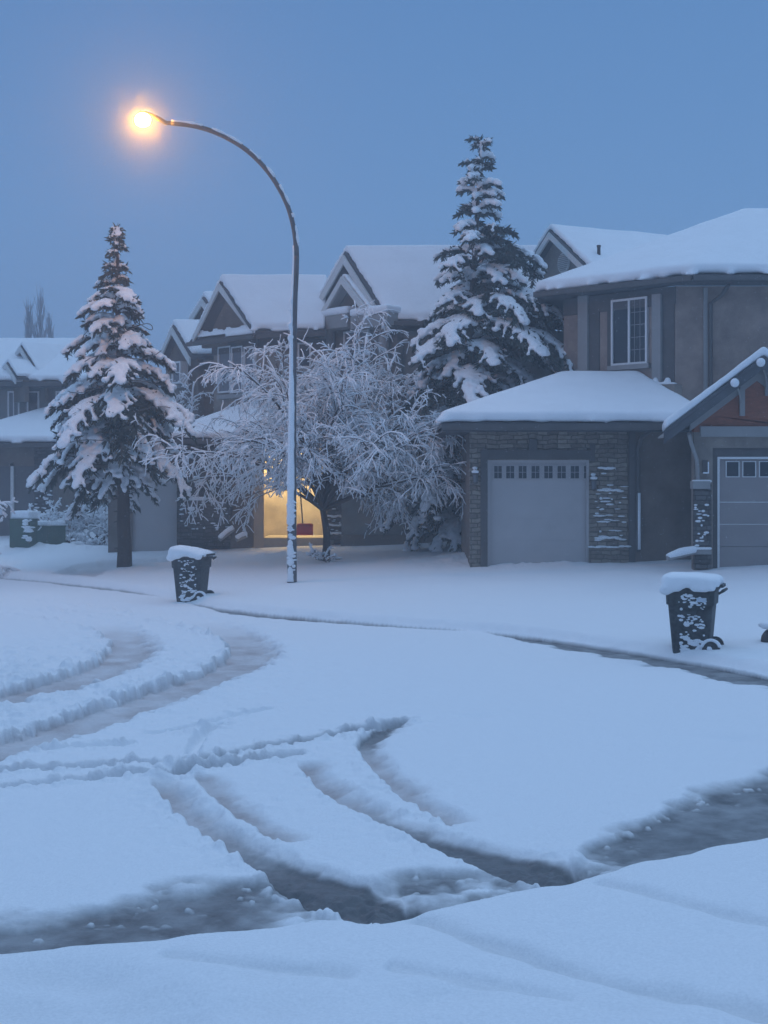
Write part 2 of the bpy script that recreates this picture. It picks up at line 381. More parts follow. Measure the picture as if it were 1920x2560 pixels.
def ground(X, Y):
    """height, slush (with the groove and hollow tint), dirt, signed distance to the kerb (inside the road < 0), is-near flag"""
    z = np.zeros(X.shape); sl = np.zeros(X.shape); di = np.zeros(X.shape)
    d, t, _ = pdist(X, Y, kerb[:, :2])
    ins = inside(X, Y, ROADPOLY)
    sd = np.where(ins, -d, d)
    idx = t * (len(kerb) - 1); isnear = idx > NF - 1.5
    wid = np.interp(idx, np.arange(len(kerb)), kerb[:, 2])
    lowf = fbm(X * .35, Y * .35, 3, 3) - .5
    mid = fbm(X * 1.6, Y * 1.6, 3, 11) - .5
    fine = fbm(X * 9, Y * 9, 3, 23) - .5
    # --- outside: lawns and pavement
    zf = .10 + .055 * np.clip(sd, 0, 100) ; zf = np.where(zf > .85, .85 + .06 * (1 - np.exp(-(zf - .85) / .1)), zf)
    zn = .095 + .02 * np.clip(sd, 0, 40)
    zo = np.where(isnear, zn, zf) + lowf * np.where(isnear, .05, .10) * sstep(.3, 3, sd) + mid * .02 + .025 * (1 - sstep(0, .8, np.abs(sd - .45))) * (.4 + 1.2 * fbm(X * .9, Y * .9, 2, 77))
    # --- inside: road snow, gutter
    zi = lowf * .03 + mid * .014
    edge = wid * (.85 + .5 * (fbm(X * .8, Y * 2.2, 3, 31) - .5)) + (fbm(X * 2.0, Y * 8, 3, 37) - .5) * .45 * np.clip(wid, 0, 1.0)
    pxx = 960 + F * X / np.maximum(Y, .5)
    yb = np.interp(pxx, [q[0] for q in GUT], [q[1] for q in GUT])
    Yb = F * (H + .03) / (yb - HZ) + (fbm(X * 3.2, Y * 4, 5, 37) - .5) * .55 + .17
    gn = sstep(0, .38, Yb - Y) * ins * (Y < 16) * (Y > 5)
    g = sstep(0, 1, np.clip((edge - d) / np.where(isnear, .42, .18), 0, 1)) * ins * (wid > .03)
    g = np.where(isnear & (X < 4.6), gn, g)
    zi = zi - g * (.05 + .014 * (fbm(X * 6, Y * 7, 4, 41)))
    sl = np.maximum(sl, g * (.84 + .4 * (fbm(X * 5, Y * 5, 5, 43) - .45)))
    crumb = np.clip(vnoise(X * 10, Y * 10, 5) * .6 + vnoise(X * 23, Y * 23, 6) * .4 - .70, 0, 1)
    gc = g * np.clip(crumb * 9, 0, 1) * (1 - sstep(.15, .9, (Yb - Y) / 1.2)) * isnear
    zi = zi + gc * .025; sl = sl * (1 - .8 * gc)
    k = sstep(-.04, np.where(isnear, .07, .30), sd + (fbm(X * 3, Y * 3, 2, 47) - .5) * .10)
    z = zi * (1 - k) + zo * k
    sl = sl * (1 - sstep(.0, .35, k))
    # exposed kerb face below the snow lip
    # lumps thrown up where the ruts meet the gutter
    for (px, py, r, hh) in [(905, 2262, .22, .05), (835, 2235, .3, .025), (775, 2285, .2, .04), (960, 2225, .3, .025), (1180, 2215, .2, .03), (1280, 2170, .25, .025), (1440, 2185, .24, .05), (1410, 2150, .3, .06),
                            (400, 1930, .35, .06), (470, 1915, .3, .06), (560, 1905, .25, .04), (900, 1820, .3, .04)]:
        gx, gy = G(px, py); q = np.exp(-(((X - gx) / r) ** 2 + ((Y - gy) / r) ** 2))
        l = np.clip(fbm(X * 5, Y * 5, 3, 83) - .34, 0, .4) * 2.6
        z = z + q * hh * l * (sd < .1); sl = sl * (1 - np.clip(q * l * 1.5, 0, 1) * (sd < .05))
    for (pts, w, dp, dirt, s0, s1, berm, churn) in TR:
        wp = crom([G(x, y, 0) for x, y in pts], 7)
        m = (X > wp[:, 0].min() - 1.6) & (X < wp[:, 0].max() + 1.6) & (Y > wp[:, 1].min() - 1.6) & (Y < wp[:, 1].max() + 1.6) & (sd < .05)
        if not m.any(): continue
        x, y = X[m], Y[m]
        dd, tt, ss = pdist(x, y, wp)
        jit = (fbm(x * 2.5, y * 2.5, 3, 53) - .5) * min(.12, w * .45) + (fbm(x * 10, y * 10, 3, 59) - .5) * .04
        e = dd - (w * (.72 + .75 * tt ** 2) if s1 == .85 else w) / 2 + jit
        endf = sstep(0, .03, tt) * (1 - sstep(.97, 1, tt))
        if w > .2 : endf = sstep(0, .06, tt) * (1 - sstep(.9, 1.0, tt) * (1 - (1.0 if s1 == .85 else s1)))
        inn = (1 - sstep(-.045, .02, e)) * endf
        fade = 1.0
        if churn:                                          # one sharp bank, one gentle one
            sharp = 1 if churn == 1 else -1; wl = w / 2; wg = .36 if churn == 1 else .23
            fl = w * 1.5 * sstep(.42, .8, tt) if s1 > .9 else (w * .35 if churn == 1 else 0)
            lat = dd * ss * sharp
            rj = (fbm(x * 7, y * 7, 4, 111) - .5) * (.20 if churn == 1 else .05)
            fade = 1 - .72 * sstep(.52, .72, tt) if churn == 1 else 1.0
            e = np.where(lat >= 0, lat - wl + jit * (.45 if churn == 2 else 1) + rj, -lat - fl - wg * .75 + jit)
            inn = np.where(lat >= 0, 1 - sstep(-.045, .015, e), 1 - sstep(fl, fl + wg, -lat + .6 * jit + (fbm(x * 6, y * 6, 4, 117) - .5) * (.38 if churn == 1 else .12))) * endf
        lump = np.clip(fbm(x * 9, y * 9, 3, 61) - .42, 0, 1) * 4
        cr = np.clip(vnoise(x * 8, y * 8, 5) * .7 + vnoise(x * 19, y * 19, 6) * .3 - .64, 0, .14) * .17 * np.exp(-(np.clip(e, 0, 9) / .22) ** 2) * (e > -.02) * endf
        bz = berm * np.exp(-((e - .05) / .05) ** 2) * lump * endf + cr
        if churn:
            bz = bz + np.exp(-(np.clip(e, 0, 9) / .45) ** 2) * (fbm(x * 6, y * 6, 4, 67) - .47) * (.13 if churn == 1 else .05) * (e > -.05) * np.where(ss < 0, 1.0, .8)
        zz = z[m]
        floor = -.01 - dp + (fbm(x * 14, y * 14, 3, 71) - .5) * .02
        if churn: zz = zz - dp * inn * fade + (fbm(x * 14, y * 14, 3, 71) - .5) * .018 * inn + bz * np.where(lat >= 0, 1, .4)
        else: zz = zz * (1 - inn) + np.minimum(zz, floor) * inn + bz
        z[m] = zz
        sa = (s0 + (s1 - s0) * sstep(.28 if s1 > s0 else 0., .6, tt)) if s1 > s0 else s0 * (1 - sstep(.15, .5, tt))
        sl[m] = np.maximum(sl[m] * (1 - np.clip(bz * 22, 0, 1)), (sstep(.45, .9, inn) if churn else inn) * sa)
        dv = (.7 + .9 * (fbm(x * 2.5, y * 2.5, 3, 73) - .3))
        if churn:
            di[m] = (1 - .6 * inn * sa) * np.maximum(di[m] * (1 - np.clip(bz * 14, 0, .8)), np.clip(inn ** 1.15 * dirt * dv * (fade if churn == 2 else np.clip(fade * 1.5 - .5, 0, 1)), 0, 1)); continue
        di[m] = (1 - .6 * inn * sa) * np.maximum(di[m] * (1 - np.clip(bz * 14, 0, .8)), np.clip((1 - sstep(-.06, .03, e - np.where(ss > 0, .09, 0) * (.2 < w < .35))) * endf * dirt * dv, 0, 1))
    # churned zone between the turning ruts
    cx, cyy = G(300, 1690)
    ch = np.exp(-(((X + 5.2) / 3.2) ** 2 + ((Y - 17.5) / 4.2) ** 2)) * (sd < -.3)
    z = z + ch * np.clip(fbm(X * 5, Y * 5, 4, 81) - .47, 0, 1) * .26 * (1 - np.clip(di + sl, 0, 1))
    # dimples in the untouched snow
    for (px, py, rx, ry, hh) in [(1190, 1786, .22, .16, .05), (1830, 1842, .3, .16, .06), (1380, 1640, .3, .2, .02)]:
        gx, gy = G(px, py); z = z - hh * np.exp(-(((X - gx) / rx) ** 2 + ((Y - gy) / ry) ** 2))
    for (px, py, r, hh) in [(960, 2306, .20, .028), (1440, 2200, .18, .022)]:
        gx, gy = G(px, py, .1); z = z - hh * np.exp(-(((X - gx) / r) ** 2 + ((Y - gy) / (r * 1.2)) ** 2)) * (sd > -.05)
    # pavement: driveway edge grooves, hollows, old footprints
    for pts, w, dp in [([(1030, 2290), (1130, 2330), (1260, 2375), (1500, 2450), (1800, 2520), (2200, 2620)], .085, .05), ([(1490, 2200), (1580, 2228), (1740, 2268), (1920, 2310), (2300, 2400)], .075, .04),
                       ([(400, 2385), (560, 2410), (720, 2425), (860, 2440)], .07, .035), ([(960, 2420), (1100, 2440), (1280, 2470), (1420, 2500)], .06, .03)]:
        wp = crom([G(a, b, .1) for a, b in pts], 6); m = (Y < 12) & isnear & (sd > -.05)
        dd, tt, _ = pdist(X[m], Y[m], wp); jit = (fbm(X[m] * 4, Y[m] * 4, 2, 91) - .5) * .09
        gq = np.exp(-((dd + jit) / w) ** 2) * sstep(0, .05, tt); z[m] -= dp * gq; sl[m] = np.maximum(sl[m], gq * dp * 3.6)  # grooves tinted darker through the slush mask
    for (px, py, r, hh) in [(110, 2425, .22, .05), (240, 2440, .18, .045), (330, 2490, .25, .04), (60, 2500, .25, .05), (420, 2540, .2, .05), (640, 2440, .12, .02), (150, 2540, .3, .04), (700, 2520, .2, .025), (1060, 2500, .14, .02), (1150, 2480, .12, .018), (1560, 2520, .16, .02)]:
        gx, gy = G(px, py, .1); z = z - 1.3 * hh * np.exp(-(((X - gx) / (r * 1.3)) ** 2 + ((Y - gy) / r) ** 2)) * (sd > 0); sl = np.maximum(sl, np.where(sd > 0, 1.6 * hh * np.exp(-(((X - gx) / (r * 1.2)) ** 2 + ((Y - gy) / (r * .8)) ** 2)), 0))  # hollows tinted slightly darker with their depth
    z = z + np.where(isnear & (sd > 0) & (Y < 12), (fbm(X * 4, Y * 5, 4, 97) - .5) * .022 * sstep(.2, 1.2, sd), 0)
    # yards: shovelled pile, cleared drive, path edge
    for (px, py, zz, rx, ry, hh) in [(470, 1330, .7, 1.3, 1.0, .55), (400, 1345, .6, 1.1, .8, .35), (560, 1352, .6, .9, .7, .25), (100, 1375, .4, 2.5, .8, .22), (60, 1360, .5, 1.2, .6, .12), (720, 1378, .6, 1.6, .5, .12), (1200, 1380, .75, 1.5, 1.6, .15), (1350, 1395, .7, 1.6, 1.2, .05)]:
        gx, gy = G(px, py, zz)
        q = np.exp(-(((X - gx) / rx) ** 2 + ((Y - gy) / ry) ** 2)); z = z + q * hh * (.75 + .5 * fbm(X * 2, Y * 2, 3, 101)) + q * (fbm(X * 6, Y * 6, 3, 103) - .5) * .14
    wp = crom([G(x, y, .42) for x, y in [(-300, 1440), (0, 1436), (150, 1420), (250, 1398), (400, 1392), (520, 1386)]], 6)
    m = (sd > .6) & (~isnear) & (Y < 60)
    dd, tt, _ = pdist(X[m], Y[m], wp); q = (1 - sstep(.4, .75, dd + (fbm(X[m] * 2, Y[m] * 2, 3, 107) - .5) * .5)) * (1 - sstep(.93, 1, tt))
    z[m] -= q * .14; di[m] = np.maximum(di[m], q * .35 * fbm(X[m], Y[m], 3, 109) * 1.6)
    z = z + fine * .010 * np.where(sd < 0, 1, .6)
    return z, np.clip(sl, 0, 1), np.clip(di, 0, 1), sd, isnear
def gz(x, y):
    return float(ground(np.array([float(x)]), np.array([float(y)]))[0][0])

def build_ground():
    f = np.linspace(-.335, .335, 830)
    ang = np.concatenate([np.linspace(-math.pi, -.60, 70, endpoint=False), np.linspace(-.60, -.335, 110, endpoint=False), f, np.linspace(.335, .60, 110)[1:], np.linspace(.60, math.pi, 70, endpoint=False)[1:]])
    inv = np.concatenate([np.linspace(1 / 5.9, 1 / 14., 430, endpoint=False), np.linspace(1 / 14., 1 / 40., 470)])
    rad = np.concatenate([[.25, 1, 2, 3, 4, 4.8, 5.4], 1 / inv, np.linspace(40, 62, 70)[1:], [66, 72, 80, 95, 115, 140, 180, 230, 300]])
    A, R = np.meshgrid(ang, rad)
    R = R / np.where(np.abs(A) < 1.0, np.cos(A), np.cos(1.0)) * 1.0
    R = np.minimum(R, 300)
    X = (R * np.sin(A)).ravel(); Y = (R * np.cos(A)).ravel()
    Z, sl, di, sd, isn = ground(X, Y)
    nr, na = A.shape
    i = np.arange(nr - 1)[:, None] * na; j = np.arange(na)[None, :]; j2 = (j + 1) % na
    q = np.stack([i + j, i + j2, i + na + j2, i + na + j], -1).reshape(-1, 4)[:, ::-1]
    fs = sd[q].mean(1); fn = isn[q].mean(1) > .5
    m = SNOWG
    for name, sel in (('road', fs <= .06), ('lawn', (fs > .06) & ~fn), ('pavement', (fs > .06) & fn)):
        fq = q[sel]; used, invx = np.unique(fq, return_inverse=True); fq = invx.reshape(-1, 4)
        me = bpy.data.meshes.new(name)
        me.vertices.add(len(used)); me.vertices.foreach_set('co', np.stack([X[used], Y[used], Z[used]], 1).astype(np.float32).ravel())
        me.loops.add(fq.size); me.loops.foreach_set('vertex_index', fq.astype(np.int32).ravel())
        me.polygons.add(len(fq)); me.polygons.foreach_set('loop_start', np.arange(0, fq.size, 4, dtype=np.int32))
        try: me.polygons.foreach_set('loop_total', np.full(len(fq), 4, dtype=np.int32))
        except Exception: pass
        me.update(calc_edges=True)
        me.polygons.foreach_set('use_smooth', [True] * len(fq))
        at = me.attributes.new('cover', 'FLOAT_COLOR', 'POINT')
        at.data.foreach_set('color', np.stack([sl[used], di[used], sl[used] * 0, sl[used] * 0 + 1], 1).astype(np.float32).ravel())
        me.materials.append(m); me.validate()
        o = bpy.data.objects.new(name, me); C.objects.link(o); o['kind'] = 'structure'

def ground_mat():
    m, nt, b = new_mat('snow_ground')
    a = nt.nodes.new('ShaderNodeAttribute'); a.attribute_name = 'cover'
    sp = nt.nodes.new('ShaderNodeSeparateColor'); link(nt, a.outputs['Color'], sp.inputs[0])
    tc = nt.nodes.new('ShaderNodeTexCoord')
    n = nt.nodes.new('ShaderNodeTexNoise'); n.inputs['Scale'].default_value = 9; n.inputs['Detail'].default_value = 9; n.inputs['Roughness'].default_value = .85
    mp = nt.nodes.new('ShaderNodeMapping'); mp.inputs['Scale'].default_value = (1.8, 1.8, 1); link(nt, tc.outputs['Object'], mp.inputs[0]); link(nt, mp.outputs[0], n.inputs['Vector'])
    def mix(f, c1, c2):
        x = nt.nodes.new('ShaderNodeMix'); x.data_type = 'RGBA'
        if hasattr(f, 'is_linked'): link(nt, f, x.inputs[0])
        for k, c in ((6, c1), (7, c2)):
            if isinstance(c, tuple): x.inputs[k].default_value = (*c, 1)
            else: link(nt, c, x.inputs[k])
        return x.outputs[2]
    def ramp(sock, p0, p1):
        r = nt.nodes.new('ShaderNodeMapRange'); r.inputs[1].default_value = p0; r.inputs[2].default_value = p1
        link(nt, sock, r.inputs[0]); return r.outputs[0]
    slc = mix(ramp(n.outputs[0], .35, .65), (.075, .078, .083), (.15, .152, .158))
    dic = mix(ramp(n.outputs[0], .35, .7), (.35, .30, .295), (.55, .49, .48))
    n3 = nt.nodes.new('ShaderNodeTexNoise'); n3.inputs['Scale'].default_value = 55; n3.inputs['Detail'].default_value = 8; n3.inputs['Roughness'].default_value = .8; link(nt, tc.outputs['Object'], n3.inputs['Vector'])
    c = mix(sp.outputs[1], mix(ramp(n3.outputs[0], .32, .62), (.74, .755, .785), (.90, .91, .93)), dic)
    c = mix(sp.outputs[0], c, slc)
    link(nt, c, b.inputs['Base Color'])
    rr = nt.nodes.new('ShaderNodeMapRange'); rr.inputs[3].default_value = .75; rr.inputs[4].default_value = .5; link(nt, sp.outputs[0], rr.inputs[0]); link(nt, rr.outputs[0], b.inputs['Roughness'])
    b.inputs['Specular IOR Level'].default_value = .2
    n2 = nt.nodes.new('ShaderNodeTexNoise'); n2.inputs['Scale'].default_value = 38; n2.inputs['Detail'].default_value = 8; n2.inputs['Roughness'].default_value = .7; link(nt, tc.outputs['Object'], n2.inputs['Vector'])
    bp = nt.nodes.new('ShaderNodeBump'); bp.inputs['Strength'].default_value = .38; bp.inputs['Distance'].default_value = .02
    link(nt, n2.outputs[0], bp.inputs['Height']); link(nt, bp.outputs[0], b.inputs['Normal'])
    return m
SNOWG = ground_mat()
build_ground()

# ------------------------------------------------------------------ right-hand house
def V(*a): return Vector(a)
def build_right_house():
    h = thing('house', 'large brown house with stone hip roofed garage and rust coloured gable, rightmost house', 'house', (8, 36, .6))
    W1 = Wall((2.05, 32.4), (7.55, 32.4))
    def PX(px, o=0): return W1.hit(px, 1200, o)[0]
    zb, zt = .2, 3.80
    dl, dr = PX(1219), PX(1473); dz = W1.hit(1300, 1150)[1]
    m = MB()
    W1.box(m, 0, dl, zb, zt, -.3, 0); W1.box(m, dl, dr, dz, zt, -.3, 0); W1.box(m, dr, PX(1570), zb, zt, -.3, 0)
    m.build('stone_facing', STONE, h)
    m = MB()
    W1.box(m, PX(1570) + .002, W1.L, zb, zt, -.3, -.02)
    m.build('wall', STUCCO3, h); m = MB()
    m.box(2.06, 2.3, 32.71, 36.3, zb, zt)
    m.build('side_wall', STUCCO3, h)
    m = MB()                                               # trims round the first garage door
    W1.box(m, dl - .17, dl - .01, zb, dz + .24, 0, .05); W1.box(m, dl - .008, dr + .12, dz + .02, dz + .24, 0, .052)
    W1.pbox(m, 1323, 1098, 1343, 1145, 0, .08); W1.box(m, PX(1572), PX(1588), zb, zt - .05, -.02, .05)
    W1.box(m, dr + .02, dr + .13, dz - .02, dz + .4, 0, .06)
    m.build('door_trim', TRIMD, h)
    # first garage door
    m = MB(); zrow = [zb, 1.15, 1.68, 2.22, dz]
    for a, b in zip(zrow[:-1], zrow[1:]): W1.box(m, dl, dr, a + .003, b - .003, -.2, -.145)
    W1.box(m, dl, dr, zb, dz, -.24, -.152)
    gd = m.build('garage_door', DOORW, h)
    gd['label'] = 'white sectional door with a row of eight small windows'
    for x0, x1 in [(1236, 1254), (1266, 1285), (1297, 1316), (1329, 1348), (1361, 1381), (1394, 1414), (1427, 1447), (1460, 1472)]:
        m = MB(); t0, t1, z0, z1 = W1.pbox(m, x0 - 1.5, 1164, x1 + 1.5, 1197, -.2, -.128)
        w = m.build('window', GLASS, gd)
        f = MB(); tm = (t0 + t1) / 2; zm = (z0 + z1) / 2
        W1.box(f, tm - .005, tm + .005, z0, z1, -.15, -.118); W1.box(f, t0, t1, zm - .005, zm + .005, -.15, -.12)
        for q in (t0, t1): W1.box(f, q - .010, q + .010, z0 - .010, z1 + .010, -.15, -.112)
        for q in (z0, z1): W1.box(f, t0, t1, q - .010, q + .010, -.15, -.114)
        f.build('muntin', DOORW, w)
    m = MB(); W1.box(m, dl - .004, dl + .06, zb, dz, -.15, -.03); W1.box(m, dr - .06, dr + .004, zb, dz, -.15, -.03); W1.box(m, dl + .06, dr - .06, dz - .05, dz + .004, -.15, -.03)
    m.build('door_frame', DOORW, gd)
    # snow lodged on the stone pier between door and downspout
    m = MB()
    for i in range(46):
        x = ru(1490, 1562); y = 1170 + 215 * math.sqrt(rnd()); t, z = W1.hit(x, y)
        w = ru(.03, .13) * (1.6 if rnd() < .2 else 1)
        m.ball(W1.pt(t, z, .012), (w, .035, ru(.012, .028)), 7, 4)
    for x0, x1, y in [(1478, 1570, 1367), (1500, 1550, 1226), (1502, 1530, 1170), (1500, 1545, 1345)]:
        for k in range(7):
            t, z = W1.hit(x0 + (x1 - x0) * k / 6, y + ru(-2, 2)); m.ball(W1.pt(t, z, .03), (.1, .05, .028), 7, 4)
    m.build('ledge_snow', SNOW, h, smooth=True)
    m = MB(); W1.pbox(m, 1473, 1370, 1572, 1420, -.02, .07); m.build('stone_plinth', STONE, h)
    # wall lamps
    def wall_lamp(px, py, W, snowy=True):
        t, z = W.hit(px, py); m = MB()
        W.box(m, t - .05, t + .05, z - .06, z + .16, 0, .03)
        m.tube([W.pt(t, z + .12, .02), W.pt(t, z + .17, .1), W.pt(t, z + .1, .15)], .014, 6)
        m.tube([W.pt(t, z + .1, .15), W.pt(t, z + .06, .15), W.pt(t, z + .03, .15)], [.02, .085, .09], 8)
        m.tube([W.pt(t, z - .2, .15), W.pt(t, z - .17, .15), W.pt(t, z - .15, .15)], [.02, .06, .065], 8)
        for k in range(4):
            a = k * math.pi / 2 + .4; p = V(math.cos(a) * .07, math.sin(a) * .07, 0)
            m.tube([W.pt(t, z - .15, .15) + p * .8, W.pt(t, z + .03, .15) + p], .01, 4)
        l = m.build('wall_lamp', TRIMD, h)
        g = MB(); g.tube([W.pt(t, z - .15, .15), W.pt(t, z + .03, .15)], [.05, .066], 8); g.build('lamp_glass', BLIND, l)
        s = MB(); s.ball(W.pt(t, z + .1, .15), (.1, .1, .05)); s.ball(W.pt(t, z + .19, .06), (.07, .06, .04)); puff(s.build('snow_cover', SNOW, l, smooth=True), .02, 2)
    wall_lamp(1482, 1206, W1); wall_lamp(1187, 1190, W1)
    # hip roof of the garage
    e0 = V(1.34, 31.75, 3.93); e1 = V(7.6, 31.75, 3.93); s = .40
    q0 = V(1.34, 37.0, 3.93); top = 3.0
    ap = e0 + V(top + .2, top, top * s); apr = V(6.5, 31.75 + top, 3.93 + top * s)
    qb = V(1.34 + top + .2, 37.0 , 3.93 + top * s); e2 = V(8.7, 34.6, 4.25)
    roof(h, [[e0, e1, apr, ap], [e0, ap, qb, q0], [ap, apr, apr + V(.3, 2.2, 0), qb], [apr, e1, e2, e2 + V(0, 1.5, 0), apr + V(.3, 2.2, 0)]], .1, .26, eaves=[(e0 + V(0, .05, .03), e1 + V(0, .05, .03)), (e0 + V(.02, 0, .05), q0 + V(.02, 0, .05))])
    gutter(h, [e0 + V(0, 0, -.02), e1 + V(0, 0, -.02)])
    m = MB(); m.box(1.38, 7.6, 31.80, 32.42, 3.74, 3.80); m.box(1.38, 2.1, 32.42, 37, 3.74, 3.80); m.build('soffit', FASCIA, h)
    # upper storey with its angled bay
    A, B = (4.82, 36.5), (7.30, 34.0)
    WB = Wall(A, B); WF = Wall(B, (15, 34.0))
    m = MB()
    WB.box(m, 0, WB.L, 3.2, 7.45, -.25, 0)
    m.prism([V(7.30, 34.0, 3.2), V(15, 34.0, 3.2), V(15, 44, 3.2), V(6.3, 44, 3.2), V(4.82, 36.5, 3.2), V(5.0, 36.68, 3.2), V(7.4, 34.26, 3.2)], (0, 0, 4.25))
    m.build('wall', STUCCO, h)
    for x0, x1, o in [(1444, 1468, .10), (1629, 1651, .12)]:   # pilasters of the bay
        m = MB(); WB.pbox(m, x0, 735, x1, 1000 if x0 > 1600 else 985, 0, o); m.build('pilaster', TRIM, h)
    for x0, x1, o in [(1469, 1498, .03), (1652, 1685, .03), (1518, 1529, .03)]:
        m = MB(); WB.pbox(m, x0, 752, x1, 1000 if x0 > 1600 else 985, 0, o); m.build('recess_panel', TRIMD, h)
    m = MB(); WB.box(m, .02, WB.L, 7.0, 7.44, 0, .04); m.build('eave_board', TRIMD, h)
    WB.window(h, 1531, 746, 1621, 912, .055, 3, 5, o=.04, grid_half=True)
    m = MB(); WB.pbox(m, 1596, 962, 1688, 992, 0, .3); led = m.build('ledge', STUCCO2, h)
    m = MB()
    for x in range(1600, 1690, 9):
        t, z = WB.hit(x, 962, .18); m.ball(WB.pt(t, z + .02, .17), (.13, .13, .05))
    for x in (1638, 1668):
        t, z = WB.hit(x, 952, .12); m.ball(WB.pt(t, z, .1), (.09, .1, .1))
    puff(m.build('snow_cover', SNOW, led, smooth=True), .035, 4)
    m = MB(); WF.box(m, WF.hit(1758, 900)[0], WF.hit(1768, 900)[0], 3.2, 7.4, 0, .05); m.build('corner_board', TRIM, h)
    m = MB(); t = WF.hit(1774, 900)[0]
    m.tube([WF.pt(t + .35, 7.42, .5), WF.pt(t + .25, 7.2, .3), WF.pt(t, 7.0, .09), WF.pt(t, 3.3, .09)], .055, 6); m.build('downspout', TRIMD, h)
    # main roof
    zE = 7.62
    a0 = V(4.05, 36.35, zE); a1 = V(7.56, 33.3, zE); a2 = V(15.6, 33.3, zE); apx = V(10.35, 39, 10.15); apr = V(15.6, 39, 10.15); ab = V(5.75, 45, zE); abk = V(12.0, 45, 10.15)
    roof(h, [[a0, a1, apx], [a1, a2, apr, apx], [ab, a0, apx, abk]], .1, .27, .1, eaves=[(a0, a1), (a1, a2)], clump=.05)
    gutter(h, [a0, a1, a2])
    m = MB(); m.prism([V(4.1, 36.37, 7.47), V(7.58, 33.36, 7.47), V(15.5, 33.36, 7.47), V(15.5, 34.1, 7.47), V(7.3, 34.1, 7.47), V(4.9, 36.6, 7.47), V(6.4, 44, 7.47), V(5.6, 44, 7.47)], (0, 0, .05)); m.build('soffit', FASCIA, h)
    # small side gable
    p = P(1373, 573, 39.5); r = V(.9, .43, 0).normalized(); w = V(.43, -.9, 0).normalized()
    def foot(k): return p + w * k + V(0, 0, -.70 * abs(k))
    L, R_ = foot(-1.15), foot(2.2)
    roof(h, [[p, R_, R_ + r * 4.2, p + r * 4.2], [L, p, p + r * 4.2, L + r * 4.2]], .1, .2, .09)
    m = MB(); q = r * .35
    m.prism([p + q + V(0, 0, -.1), foot(2.0) + q + V(0, 0, -.12), V(*(foot(2.0) + q).xy, 7.6), V(*(foot(-1.0) + q).xy, 7.6), foot(-1.0) + q + V(0, 0, -.12)], r * .25); m.build('gable_wall', STUCCO2, h)
    m = MB()
    for f in (foot(-1.15), foot(2.2)):
        d = f - p; m.obox(p + r * -.02 + V(0, 0, -.28), d, V(0, 0, .2), r * .06)
    m.build('bargeboard', TRIML, h)
    c = p + q + w * .30 + V(0, 0, -1.0) - r * .02
    m = MB(); m.tube([c, c - r * .05], .30, 20); ov = m.build('gable_vent', TRIML, h)
    m = MB()
    for k in range(-4, 5): z = k * .055; ww = math.sqrt(max(.02, .26 ** 2 - z * z)); m.obox(c - r * .075 - w * ww + V(0, 0, z), w * 2 * ww, V(0, 0, .018), r * .03)
    m.build('louvre', TRIM, ov)
    # vent pipe on the snow
    c = P(1497, 622, 38.3); m = MB(); m.tube([c - V(0, 0, .4), c + V(0, 0, .06)], .05, 10); m.tube([c + V(0, 0, .05), c + V(0, 0, .10)], .062, 10); m.build('roof_vent', SHAFT, h)
    # gabled garage at the frame's edge
    D = 29.9; W2 = Wall((6.95, 30.5), (11.4, 30.5))
    pk = P(1910, 888, D); le = P(1660, 1076, D); sl = (pk.z - le.z) / (pk.x - le.x); re = V(2 * pk.x - le.x, D, le.z); bk = V(math.sin(math.radians(10.5)), math.cos(math.radians(10.5)), 0) * 5.5
    rf = roof(h, [[le, pk, pk + bk, le + bk], [pk, re, re + bk, pk + bk]], .09, .21, .07)
    m = MB()
    for e in (le, re):
        d = e - pk; m.obox(pk + V(0, .0, -.30), d, V(0, 0, .205), V(0, .05, 0))
    m.build('bargeboard', FASCIA, h)
    m = MB()
    for e in (le, re):
        d = e - pk; m.obox(pk + V(0, .052, -.16), d, V(0, 0, .03), V(0, .6, 0))
    m.build('soffit', TRIM, h)
    def rz(x, dz): return pk.z - abs(x - pk.x) * sl - dz
    m = MB(); zb_ = W2.hit(1850, 1080)[1]
    m.prism([V(6.96, 30.5, zb_), V(10.4, 30.5, zb_), V(10.4, 30.5, rz(10.4, .2)), V(pk.x, 30.5, rz(pk.x, .2)), V(6.96, 30.5, rz(6.96, .2))], (0, .25, 0)); m.build('gable_wall', RUST, h)
    m = MB()                                               # frieze boards along the rake, tie beam
    for sx in (-1, 1):
        x1 = pk.x + sx * 1.5; m.prism([V(pk.x, 30.44, rz(pk.x, .18)), V(x1, 30.44, rz(x1, .18)), V(x1, 30.44, rz(x1, .52)), V(pk.x, 30.44, rz(pk.x, .52))], (0, .058, 0))
    W2.pbox(m, 1752, 1066, 2020, 1092, 0, .12)
    m.build('frieze', TRIM, h)
    m = MB(); t0 = W2.hit(1795, 1250)[0]; dz2 = W2.hit(1850, 1142)[1]
    zw = zb_ - .002
    m.prism([W2.pt(0, .2), W2.pt(t0 - .12, .2), W2.pt(t0 - .12, dz2 + .2), W2.pt(t0 + 2.72, dz2 + .2), W2.pt(t0 + 2.72, .2), W2.pt(W2.L, .2), W2.pt(W2.L, zw), W2.pt(0, zw)], (0, .25, 0))
    m.build('wall', STUCCO2, h)
    m = MB(); W2.box(m, t0 - .119, t0 - .0, .2, dz2 + .199, -.35, -.06); W2.box(m, t0, t0 + 2.7, dz2 + .002, dz2 + .199, -.35, -.06); m.build('door_recess', TRIMD, h)
    m = MB(); W2.box(m, t0, t0 + .05, .2, dz2, -.3, -.05); W2.box(m, t0 + .05, t0 + 2.6, dz2 - .05, dz2, -.3, -.05); fr = m.build('door_frame', WHITE, h)
    m = MB()
    zr = [.2, 1.1, 1.6, 2.1, dz2 - .052]
    for a, b in zip(zr[:-1], zr[1:]): W2.box(m, t0 + .052, t0 + 2.6, a + .005, b - .005, -.3, -.16)
